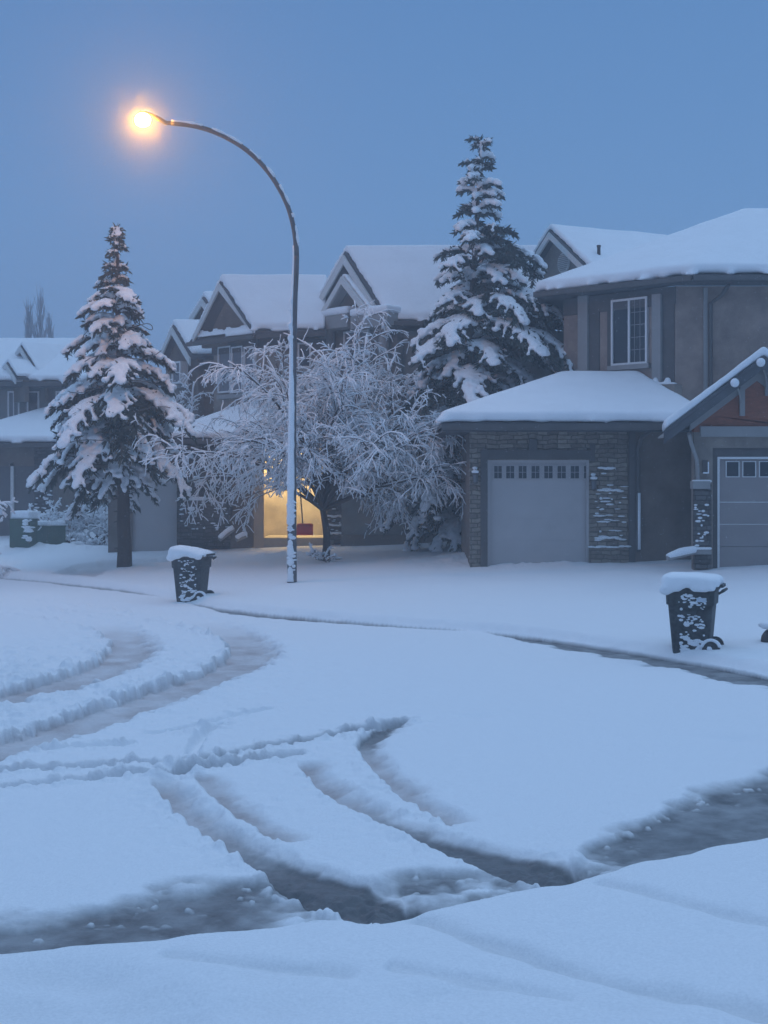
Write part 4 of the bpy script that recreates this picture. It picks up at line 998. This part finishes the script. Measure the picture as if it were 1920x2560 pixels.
# ------------------------------------------------------------------ utility boxes
def build_boxes():
    g = 'green utility boxes by the left house'
    D = 42.5
    p = P(24, 1362, D); q = P(88, 1300, D); zg = p.z
    h = thing('utility_box', 'taller green utility box with snow stuck on its front, left of the low one', 'utility box', ((p.x + q.x) / 2, D, zg), g)
    m = MB(); m.prism([(p.x, D, zg - .2), (q.x - .12, D - .25, zg - .2), (q.x, D + .3, zg - .2), (p.x + .12, D + .6, zg - .2)], (0, 0, q.z - zg + .2)); m.build('cabinet', GREEN, h)
    m = MB(); m.prism([(p.x - .03, D, q.z), (q.x - .12, D - .3, q.z), (q.x + .03, D + .3, q.z), (p.x + .12, D + .63, q.z)], (0, 0, .04)); m.build('lid', GREEN, h)
    m = MB(); m.prism([(p.x + .02, D + .05, q.z + .02), (q.x - .12, D - .28, q.z + .02), (q.x + .04, D + .3, q.z + .02), (p.x + .12, D + .6, q.z + .02)], (0, 0, .27)); puff(m.build('snow_cap', SNOW, h, smooth=True), .05, 5, .04, .3)
    m = MB()
    for k in range(16):
        t = ru(.62, .98); m.ball((q.x - .12 + (t - .8) * .35 - .05, D - .24 + (t - .8) * .4, zg + ru(0, .8)), (ru(.08, .18), .06, ru(.03, .06)), 8, 5)
    m.build('plastered_snow', SNOW, h, smooth=True)
    D = 43.2; p = P(92, 1358, D); q = P(160, 1318, D); zg = p.z
    h = thing('utility_box', 'lower green utility box under an even snow cap, right of the taller one', 'utility box', ((p.x + q.x) / 2, D, zg), g)
    m = MB(); m.prism([(p.x - .1, D + .35, zg - .3), (p.x + .38, D - .1, zg - .3), (q.x, D + .2, zg - .3), (q.x - .2, D + .7, zg - .3)], (0, 0, q.z - zg + .3)); m.build('cabinet', GREEN, h)
    m = MB(); m.prism([(p.x - .12, D + .35, q.z), (p.x + .38, D - .13, q.z), (q.x + .03, D + .2, q.z), (q.x - .2, D + .73, q.z)], (0, 0, .04)); m.build('lid', GREEN, h)
    m = MB(); m.prism([(p.x - .1, D + .35, q.z + .02), (p.x + .38, D - .12, q.z + .02), (q.x, D + .2, q.z + .02), (q.x - .2, D + .7, q.z + .02)], (0, 0, .18)); puff(m.build('snow_cap', SNOW, h, smooth=True), .05, 4, .03, .3)
build_boxes()

# ------------------------------------------------------------------ snow shovel leaning in the lit garage mouth
def build_shovel():
    D = 40.75; top = P(750, 1220, D); mid = P(757, 1312, D)
    h = thing('snow_shovel', 'red snow shovel standing upright in front of the lit garage', 'shovel', (mid.x, D, gz(mid.x, D)))
    m = MB(); m.tube([top, mid], .02, 8); m.build('shaft', SHAFT, h)
    m = MB(); m.tube([top + V(-.07, 0, .06), top + V(.07, 0, .06)], .022, 8); m.tube([top, top + V(-.07, 0, .06)], .016, 6); m.tube([top, top + V(.07, 0, .06)], .016, 6); m.build('grip', REDP, h)
    a = P(742, 1311, D); b = P(783, 1338, D); m = MB(); w = b.x - a.x; hh = a.z - b.z
    n = 8
    for i in range(n):                                     # curved scoop
        t0, t1 = i / n, (i + 1) / n; f = lambda t: -.10 * math.sin(t * math.pi * .8)
        m.obox((a.x, D + f(t0), a.z - hh * t0), (w, 0, 0), (0, f(t1) - f(t0), -hh * (t1 - t0)), (0, .02, 0))
    m.box(a.x + .03, b.x - .03, D - .06, D + .0, a.z - .01, a.z + .03); m.build('blade', REDP, h)
build_shovel()

# ------------------------------------------------------------------ spruces
def spruce(label, base, lean, height, crown0, prof, seed, nwh, trunk_r, snowf=1.0, dens=1.0, tong=.6):
    """prof: list of (relative height, radius left, radius right); branches droop and carry snow"""
    random.seed(seed)
    h = thing('spruce_tree', label, 'tree', base, 'snow laden spruces')
    B = Vector(base); ax = lambda z: B + V(lean[0] * z, lean[1] * z, z * height)      # z 0..1
    m = MB(); pts = [ax(k / 16) + V(ru(-.02, .02), ru(-.02, .02), 0) for k in range(17)]
    pts[0] -= V(0, 0, .2)
    m.tube(pts, [trunk_r * (1.12 if k == 0 else 1) * (1 - .95 * k / 16) + .01 for k in range(17)], 9)
    for k in range(14):
        z = ru(.03, crown0); a = ru(0, 6.28); p = ax(z); m.tube([p, p + V(math.cos(a) * .28, math.sin(a) * .28, ru(-.1, .05))], [.03, .012], 5)
    m.build('trunk', BARK, h, smooth=True)
    N = MB(); S = MB(); T = MB()
    def prad(z):
        for (a, b) in zip(prof[:-1], prof[1:]):
            if a[0] <= z <= b[0]:
                t = (z - a[0]) / (b[0] - a[0]); return a[1] + (b[1] - a[1]) * t, a[2] + (b[2] - a[2]) * t
        return prof[-1][1], prof[-1][2]
    def blades(pts, w, n):                                 # hanging, tufted needle sprays along a twig
        L = len(pts) - 1
        for _ in range(n):
            t = rnd() * L; i = min(int(t), L - 1); p = pts[i].lerp(pts[i + 1], t - i); d = (pts[i + 1] - pts[i]).normalized()
            side = d.cross(V(0, 0, 1))
            if side.length < .1: side = V(1, 0, 0)
            side.normalize(); s = ru(-1, 1)
            q = (d * ru(.25, 1.0) + side * s * 1.0 + V(0, 0, ru(-.9, .45))).normalized() * w * ru(.6, 1.25)
            o = side.cross(q).normalized() * w * ru(.12, .22) if rnd() < .5 else side * w * ru(.12, .2)
            a = p + V(0, 0, ru(-.04, .01))
            N.add([a - o, a + o, a + q * .75 + o * .5, a + q, a + q * .7 - o * .6], [(0, 1, 2, 3, 4)])
    z = crown0; wh = 0
    while z < .985:
        f = (z - crown0) / (1 - crown0)
        n = max(4, int((8.5 - 3.5 * f) * dens)); off = ru(0, 6.28)
        for k in range(n):
            a = off + 2 * math.pi * k / n + ru(-.5, .5)
            rl, rr = prad(z); c = math.cos(a); R = (rr if c > 0 else rl)
            R = R * abs(c) + (rl + rr) / 2 * (1 - abs(c)); R *= ru(.55, 1.18)
            if R < .12: R = .12
            p0 = ax(min(.99, z + ru(-.022, .022))); d = V(c, math.sin(a), 0)
            up = .25 + .55 * f; droop = (.75 - .55 * f) * ru(.8, 1.25)
            ns = 6; spine = []
            for i in range(ns + 1):
                t = i / ns; spine.append(p0 + d * R * (t ** .95) + V(0, 0, R * (up * t * (1 - t * .6) - droop * t * t + .12 * f * t)))
            T.tube(spine, [.03 * (1 - .8 * i / ns) + .006 for i in range(ns + 1)], 4, cap=False)
            heavy = rnd() < .9
            ntw = max(2, int(R * 4.6))
            twigs = [(spine[1:], .17 + .05 * R, 1.0)]
            for j in range(ntw):
                t = .22 + .75 * (j + rnd() * .6) / ntw; i = min(int(t * ns), ns - 1); p = spine[i].lerp(spine[i + 1], t * ns - i)
                dd = (spine[i + 1] - spine[i]).normalized(); sd = dd.cross(V(0, 0, 1)).normalized() * (1 if j % 2 else -1)
                L = R * ru(.24, .42) * (1.15 - t * .6)
                L = max(.14, L); tw = []
                for q in range(4):
                    u = q / 3; tw.append(p + (dd * .75 + sd * .85).normalized() * L * u + V(0, 0, -L * (.30 - .1 * f) * u * u - L * .10 * u))
                twigs.append((tw, .13 + .03 * R, .8))
            for tw, w, sc in twigs:
                L = sum((tw[i + 1] - tw[i]).length for i in range(len(tw) - 1))
                blades(tw, w, max(6, int(L * 70)))
                if heavy and sc == 1.0 and R > .45:
                    wmax = .085 * R + .03; ns_ = 12 if rnd() < tong else 0
                    for q_ in range(ns_):
                        u = .12 + .88 * q_ / max(1, ns_ - 1); i = min(int(u * ns), ns - 1); p = spine[i].lerp(spine[i + 1], u * ns - i)
                        ww = wmax * (.45 + 1.1 * math.sin(min(1, u * 1.05) * 2.7)) * ru(.7, 1.15)
                        dd = (spine[i + 1] - spine[i]).normalized(); sdv = dd.cross(V(0, 0, 1)).normalized(); upv = sdv.cross(dd)
                        rot = Matrix((dd, sdv, upv)).transposed()
                        S.ball(p + sdv * ru(-.5, .5) * ww + upv * .05, (R * .085 + .03, ww, .07 * ru(.8, 1.4)), 9, 6, rot)
                if heavy and rnd() < .88 * snowf:
                    r0 = (.040 + .030 * min(R, 1.6)) * ru(.6, 1.5) * sc * (1 - .35 * f)
                    st = 0
                    sp = [q + V(0, 0, r0 * .75) for q in tw[st:]]
                    k_ = len(sp)
                    if k_ >= 2:
                        S.tube(sp, [r0 * (1.25 - .75 * i / (k_ - 1)) * ru(.75, 1.25) for i in range(k_)], 7)
                        for q in sp[::1]:
                            if rnd() < .75: S.ball(q + V(ru(-.04, .04), ru(-.04, .04), ru(-.02, .03)), (r0 * ru(1.0, 1.7), r0 * ru(1.0, 1.7), r0 * ru(.7, 1.1)), 7, 5)
        z += (1 - crown0) / nwh * (1.15 - .45 * f); wh += 1
    blades([ax(.9), ax(.95), ax(1.0)], .16, 60)
    for k in range(7):
        q = ax(ru(.9, .99)); S.ball(q + V(ru(-.05, .05), ru(-.05, .05), 0), (.05, .05, .07))
    N.build('foliage', NEEDLE, h)
    T.build('branches', BARK, h)
    s = S.build('snow_cover', SNOW, h, smooth=True); puff(s, .038, 2, .085, .09)
D = 37.0; x = (312 - 960) * D / F; z0 = gz(x, D)
ztop = H - (565 - HZ) * D / F; hh = ztop - z0
spruce('spruce with a bare lower trunk and snow clumps, in front of the left house', (x, D, z0), ((290 - 312) * D / F, 0), hh, .28,
       [(.28, 1.4, 1.3), (.36, 2.1, 1.7), (.46, 2.15, 1.75), (.55, 1.9, 1.65), (.66, 1.3, 1.2), (.76, .95, .9), (.82, .55, .52), (.90, .30, .30), (1, .05, .05)], 14, 17, .19, dens=1.25, tong=.8)
# fairy-light wire wound round it
random.seed(5)
m = MB(); pts = []
for k in range(150):
    t = k / 149; a = t * 2 * math.pi * 5.2; zr = .30 + .42 * t
    r = 1.95 * (1 - t) + .85 * t
    pts.append(V(x - .2 * zr + r * math.cos(a), D + r * math.sin(a) * 1.0, z0 + zr * hh + .10 * math.sin(a * 3.3)))
m.tube(pts, .012, 5); tag(m.build('light_string', TRIMD), 'thin dark fairy light wire wound around the left spruce', 'light string')

D2 = 38.4; x2 = (1148 - 960) * D2 / F; z2 = gz(x2, D2); zt2 = H - (352 - HZ) * D2 / F; h2 = zt2 - z2
spruce('tallest spruce with drooping snowy boughs, behind the stone garage', (x2, D2, z2), ((1200 - 1148) * D2 / F, -.3), h2, .07,
       [(.07, 1.5, .9), (.2, 2.1, 1.9), (.34, 2.1, 2.9), (.45, 1.85, 2.95), (.55, 1.6, 2.7), (.64, 1.4, 2.2), (.74, 1.2, 1.6), (.79, .65, .85), (.90, .6, .6), (.97, .36, .36), (1, .08, .08)], 23, 21, .22, dens=1.2, tong=.8)

# ------------------------------------------------------------------ bare trees full of snow
def snowy_tree(name, label, cat, base, limbs, crown, seed, trunk=(1.0, .12), nsec=9, ntw=7, nsub=2, rs=.024, group=None, grav=.9, twigmat=None, stems=1, spread=1.0, low=.25, clear=0):
    random.seed(seed)
    h = thing(name, label, cat, base, group); B = Vector(base)
    W = MB(); Q = MB(); S = MB()
    th, tr = trunk; cx, cz, rx, rz_ = crown                 # crown ellipsoid: centre offset x, height, radii
    tops = []
    for s in range(stems):
        o = V(ru(-.12, .12), ru(-.12, .12), 0) if stems > 1 else V(0, 0, 0)
        pts = [B + o + V(0, 0, -.15)] + [B + o * (1 + 3 * k / 6) + V(.06 * math.sin(k), .04 * math.cos(2 * k), th * k / 6) for k in range(1, 7)]
        W.tube(pts, [tr * (1.25 - .5 * k / 6) for k in range(7)], 8); tops.append(pts)
    zclear = lambda p: B.z + (clear if -2.1 < p.x - B.x < .9 else .75)
    def seg(p, d, L, r, n, g, wob):
        pts = [p.copy()]; d = d.normalized()
        for i in range(n):
            d = (d + V(ru(-wob, wob), ru(-wob, wob), ru(-wob, wob) - g / n)).normalized(); p = p + d * L / n; pts.append(p.copy())
        return pts
    def snow(pts, r, ch):
        run = []
        for i, p in enumerate(pts):
            d = (pts[min(i + 1, len(pts) - 1)] - pts[max(0, i - 1)]).normalized()
            if rnd() < ch:
                run.append((p + V(0, 0, r * .7 * (1.2 - abs(d.z))), r * ru(.7, 1.3)))
            elif len(run) > 1: S.tube([q for q, _ in run], [k for _, k in run], 5); run = []
            else: run = []
        if len(run) > 1: S.tube([q for q, _ in run], [k for _, k in run], 5)
    for k in range(limbs):
        tp = random.choice(tops); a = 2 * math.pi * (k + ru(-.3, .3)) / limbs; f = (k * .618) % 1.0
        p0 = tp[(4 if clear else 2) + int(f * (2.4 if clear else 4.4))]
        el = low + (1.2 - low) * f; el = el + (.40 * abs(math.sin(a)) ** 2 * (1 - f) if low > .3 else 0); L = (rx * 1.05 * math.cos(el) + rz_ * 1.55 * math.sin(el)) * (ru(.68, 1.2) if clear else ru(.85, 1.08)) * spread
        d = V(math.cos(a) * math.cos(el), math.sin(a) * math.cos(el), math.sin(el)) + V(cx * .12, 0, .15)
        lb = seg(p0, d, L, 0, 10, grav * (.55 + .5 * (1 - f)), .10)
        W.tube(lb, [tr * .5 * (1 - .85 * i / 10) + .008 for i in range(11)], 6, cap=False)
        snow(lb[2:], rs * 1.9, .9)
        for j in range(nsec):
            t = 2.2 + 7.6 * (j + rnd() * .8) / nsec; i = min(int(t), 9); p = lb[i].lerp(lb[i + 1], t - i); dd = (lb[i + 1] - lb[i]).normalized()
            sd = V(ru(-1, 1), ru(-1, 1), ru(-.25, .8)).normalized()
            L2 = L * ru(.26, .46) * (1.1 - .045 * t)
            sc = seg(p, dd * .8 + sd * .85, L2, 0, 6, grav * 1.1, .16)
            if clear:
                while len(sc) > 2 and min(q.z for q in sc) < zclear(sc[-1]): sc = sc[:-1]
                if min(q.z for q in sc) < zclear(sc[-1]): continue
                sc += [sc[-1] + V(0, 0, .001 * (k_ + 1)) for k_ in range(7 - len(sc))]
            W.tube(sc, [.018 * (1 - .7 * q / 6) + .004 for q in range(7)], 4, cap=False); snow(sc, rs * 1.35, .93)
            for u in range(ntw):
                t2 = .5 + 5.3 * (u + rnd()) / ntw; i2 = min(int(t2), 5); p2 = sc[i2].lerp(sc[i2 + 1], t2 - i2); d2 = (sc[i2 + 1] - sc[i2] + V(0, 0, 1e-5)).normalized()
                s2 = V(ru(-1, 1), ru(-1, 1), ru(-.6, .7)).normalized()
                t_ = seg(p2, d2 * .75 + s2 * .8, L2 * ru(.3, .6), 0, 4, grav * .9, .2)
                if clear and min(q.z for q in t_) < zclear(t_[-1]) - .1: continue
                Q.tube(t_, [.008, .007, .006, .005, .004], 3, cap=False); snow(t_, rs, .92)
                for w in range(nsub):
                    i3 = random.randint(1, 3); s3 = V(ru(-1, 1), ru(-1, 1), ru(-.7, .6)).normalized(); d3 = (t_[i3 + 1] - t_[i3]).normalized()
                    y_ = seg(t_[i3], d3 * .7 + s3 * .8, L2 * ru(.14, .3), 0, 3, .6, .2)
                    Q.tube(y_, [.006, .005, .004, .003], 3, cap=False); snow(y_, rs * .85, .9)
    W.build('trunk', twigmat or BARK, h, smooth=True)
    if Q.v: Q.build('twigs', twigmat or TWIG, h)
    if S.v: S.build('snow_cover', SNOW, h, smooth=True)
    return h
def at_ground(px, D):
    x = (px - 960) * D / F; return (x, D, gz(x, D))
b = at_ground(812, 36.5)
snowy_tree('weeping_tree', 'spreading bare tree with arching snow covered branches, behind the street lamp', 'tree', b, 28, (1.1, 3.0, 3.35, 1.92), 33, (2.0, .09), 12, 8, 3, .0145, grav=.88, spread=.96, low=.42, clear=1.85)
b = at_ground(-165, 36); snowy_tree('bare_tree', 'snowy branch tips of a bare tree entering at the left edge', 'tree', b, 9, (0, 1.6, 1.55, 1.2), 37, (.9, .06), 7, 5, 1, .03, grav=.9)
b = at_ground(478, 45.8); snowy_tree('bare_tree', 'frosted upright tree between the left spruce and the middle house', 'tree', b, 10, (0, 4.5, .85, 1.7), 41, (3.0, .07), 8, 6, 2, .017, grav=.5)
for px, dd, sc, lab in ((160, 44.5, 1.0, 'broad frosted bush left of the spruce trunk'), (245, 44.8, 1.15, 'frosted bush directly behind the spruce trunk'), (340, 44.0, .8, 'small frosted bush right of the spruce trunk')):
    b = at_ground(px, dd)
    snowy_tree('bush', lab, 'bush', b, 12, (0, .8, .75 * sc, .62 * sc), 43 + px, (.28, .03), 6, 6, 1, .022, 'frosted bushes', .55, stems=3)
b = at_ground(822, 36.0); snowy_tree('bush', 'tiny frosted shrub at the foot of the weeping tree', 'bush', b, 8, (0, .2, .30, .16), 99, (.1, .012), 4, 4, 0, .016, 'frosted bushes', .5, stems=2)
# dark snow-capped lump cut by the frame, stand-in for an unidentified object
x, y = G(1936, 1592, .25); t = thing('unidentified_object', 'unidentified dark snow capped object on the lawn, cut by the right frame edge', 'object', (x, y, gz(x, y)))
m = MB()
for k in range(9): m.ball((x + ru(-.12, .12), y + ru(-.1, .1), gz(x, y) + ru(.0, .12)), (ru(.1, .16), ru(.1, .15), ru(.08, .13)), 9, 6)
puff(m.build('dark_lump', SHAFT, t, smooth=True), .03, 2, .04, .15)
m = MB()
for k in range(6): m.ball((x + ru(-.12, .12), y + ru(-.08, .08), gz(x, y) + .23), (.14, .13, .06), 9, 6)
puff(m.build('snow_cap', SNOW, t, smooth=True), .03, 3)
# far poplars, haze and frost put into their pale bark colour
def poplar(px, D, top, w, seed, lab):
    random.seed(seed); b = at_ground(px, D); B = Vector(b); hh = H - (top - HZ) * D / F - b[2]
    h = thing('poplar_tree', lab, 'tree', b, 'bare poplars behind the left house')
    m = MB(); m.tube([B - V(0, 0, .2), B + V(0, 0, hh * .5), B + V(.1, 0, hh * .97)], [.2, .12, .02], 6); m.build('trunk', TWIGFAR, h)
    m = MB()
    for k in range(120):
        z = ru(.25, .9) * hh; a = ru(0, 6.28); L = ru(.8, 2.0) * (1.1 - z / hh * .5); r = w * ru(.3, 1.0) * math.sin(min(1, (1.06 - z / hh) * 1.5) * 1.57)
        p = B + V(0, 0, z); q = p + V(math.cos(a) * r * .6, math.sin(a) * r * .6, L * .5); e = p + V(math.cos(a) * r, math.sin(a) * r, L * 1.1)
        m.tube([p, q, e], [.035, .025, .01], 4, cap=False)
        for _ in range(3):
            u = q.lerp(e, rnd()); m.tube([u, u + V(ru(-.2, .2), ru(-.2, .2), ru(.3, .8))], [.018, .007], 3, cap=False)
    m.build('crown', TWIGFAR, h)
poplar(72, 78, 748, .55, 51, 'pale bare poplar, left of the three behind the roof')
poplar(99, 80, 724, .8, 52, 'tallest bare poplar rising behind the left roof')
poplar(124, 78, 785, .4, 53, 'thin bare poplar right of the tallest one')

# ------------------------------------------------------------------ falling snow, air, sky
random.seed(77)
def flakes(n, seed, centre):                                 # tiny three-cornered snow crystals in the air
    g = np.random.default_rng(seed)
    if centre is None:
        y = g.uniform(12, 40, n); c = np.stack([g.uniform(-.36, .36, n) * y, y, g.uniform(.2, 12.5, n)], 1); r = g.uniform(.004, .0105, n) * np.clip(y / 30, .4, 1.1)
    else:
        sg = np.where(g.random(n) < .45, .36, .85)[:, None]; c = np.array(centre) + g.normal(0, 1, (n, 3)) * sg; c[:, 2] -= np.abs(g.normal(0, .45, n)) * (g.random(n) < .5)
        r = g.uniform(.0008, .0015, n)
    a = g.normal(0, 1, (n, 3)); a /= np.linalg.norm(a, axis=1)[:, None]; b = np.cross(a, g.normal(0, 1, (n, 3))); b /= np.linalg.norm(b, axis=1)[:, None]; r = r[:, None]
    v = np.stack([c + a * r, c - .5 * a * r + .87 * b * r, c - .5 * a * r - .87 * b * r], 1).reshape(-1, 3)
    return v
fv = np.vstack([flakes(15000, 3, None), flakes(420000, 4, (-5.46, 30.8, 10.72))]).astype(np.float32)  # second set: extra flakes clustered round the lamp, added to form its halo
me = bpy.data.meshes.new('falling_snow_lamp_halo'); nf = len(fv) // 3
me.vertices.add(len(fv)); me.vertices.foreach_set('co', fv.ravel()); me.loops.add(len(fv)); me.loops.foreach_set('vertex_index', np.arange(len(fv), dtype=np.int32))
me.polygons.add(nf); me.polygons.foreach_set('loop_start', np.arange(0, len(fv), 3, dtype=np.int32)); me.update(calc_edges=True); me.materials.append(FLAKE)
fo = bpy.data.objects.new('falling_snow_lamp_halo', me); C.objects.link(fo); tag(fo, None, None, kind='stuff')

hz = MB(); hz.box(-330, 330, -330, 330, -1.6, 14.6)
hm = bpy.data.materials.new('haze'); hm.use_nodes = True; nt = hm.node_tree; nt.nodes.clear()
out = nt.nodes.new('ShaderNodeOutputMaterial'); pv = nt.nodes.new('ShaderNodeVolumePrincipled')
pv.inputs['Color'].default_value = (.80, .84, .88, 1); pv.inputs['Density'].default_value = .0058; pv.inputs['Anisotropy'].default_value = .78
nt.links.new(pv.outputs[0], out.inputs['Volume'])
ho = hz.build('haze', hm); tag(ho, None, None, kind='stuff')

w = bpy.data.worlds.new("World"); scene.world = w; w.use_nodes = True; nt = w.node_tree
bg = nt.nodes['Background']
SUN_EL, SUN_AZ = math.radians(1.5), math.radians(200)
sky = nt.nodes.new('ShaderNodeTexSky'); sky.sky_type = 'NISHITA'; sky.sun_disc = False; sky.sun_elevation = SUN_EL; sky.sun_rotation = SUN_AZ
tc = nt.nodes.new('ShaderNodeTexCoord'); sp = nt.nodes.new('ShaderNodeSeparateXYZ'); nt.links.new(tc.outputs['Generated'], sp.inputs[0])
rp = nt.nodes.new('ShaderNodeValToRGB'); e = rp.color_ramp.elements
e[0].position = 0.0; e[0].color = (.152, .270, .515, 1); e[1].position = 1.0; e[1].color = (.46, .70, 1.09, 1)
for pos, col in ((.09, (.130, .264, .532)), (.19, (.112, .260, .545)), (.36, (.085, .215, .48)), (.60, (.32, .53, .88))):
    q = e.new(pos); q.color = (*col, 1)
nt.links.new(sp.outputs['Z'], rp.inputs[0])
sc_ = nt.nodes.new('ShaderNodeMix'); sc_.data_type = 'RGBA'; sc_.blend_type = 'ADD'; sc_.inputs[0].default_value = .02
nt.links.new(rp.outputs[0], sc_.inputs[6]); nt.links.new(sky.outputs[0], sc_.inputs[7])
fr = nt.nodes.new('ShaderNodeMapRange'); fr.inputs[1].default_value = -.75; fr.inputs[2].default_value = .45; fr.inputs[3].default_value = .74; fr.inputs[4].default_value = 1.0
nt.links.new(sp.outputs['Y'], fr.inputs[0])
up = nt.nodes.new('ShaderNodeMapRange'); up.inputs[1].default_value = .25; up.inputs[2].default_value = .8; nt.links.new(sp.outputs['Z'], up.inputs[0])
mxf = nt.nodes.new('ShaderNodeMath'); mxf.operation = 'MAXIMUM'; nt.links.new(fr.outputs[0], mxf.inputs[0]); nt.links.new(up.outputs[0], mxf.inputs[1])
mu = nt.nodes.new('ShaderNodeMix'); mu.data_type = 'RGBA'; mu.blend_type = 'MULTIPLY'; mu.inputs[0].default_value = 1
nt.links.new(sc_.outputs[2], mu.inputs[6]); nt.links.new(mxf.outputs[0], mu.inputs[7])
nt.links.new(mu.outputs[2], bg.inputs['Color']); bg.inputs['Strength'].default_value = 1.0
sl = bpy.data.lights.new('sun', 'SUN'); sl.energy = .22; sl.angle = math.radians(25); sl.color = (.62, .84, 1.0)
so = bpy.data.objects.new('sun', sl); C.objects.link(so); so.location = (0, -20, 40)
so.rotation_euler = (math.radians(-42), 0, math.radians(-35))
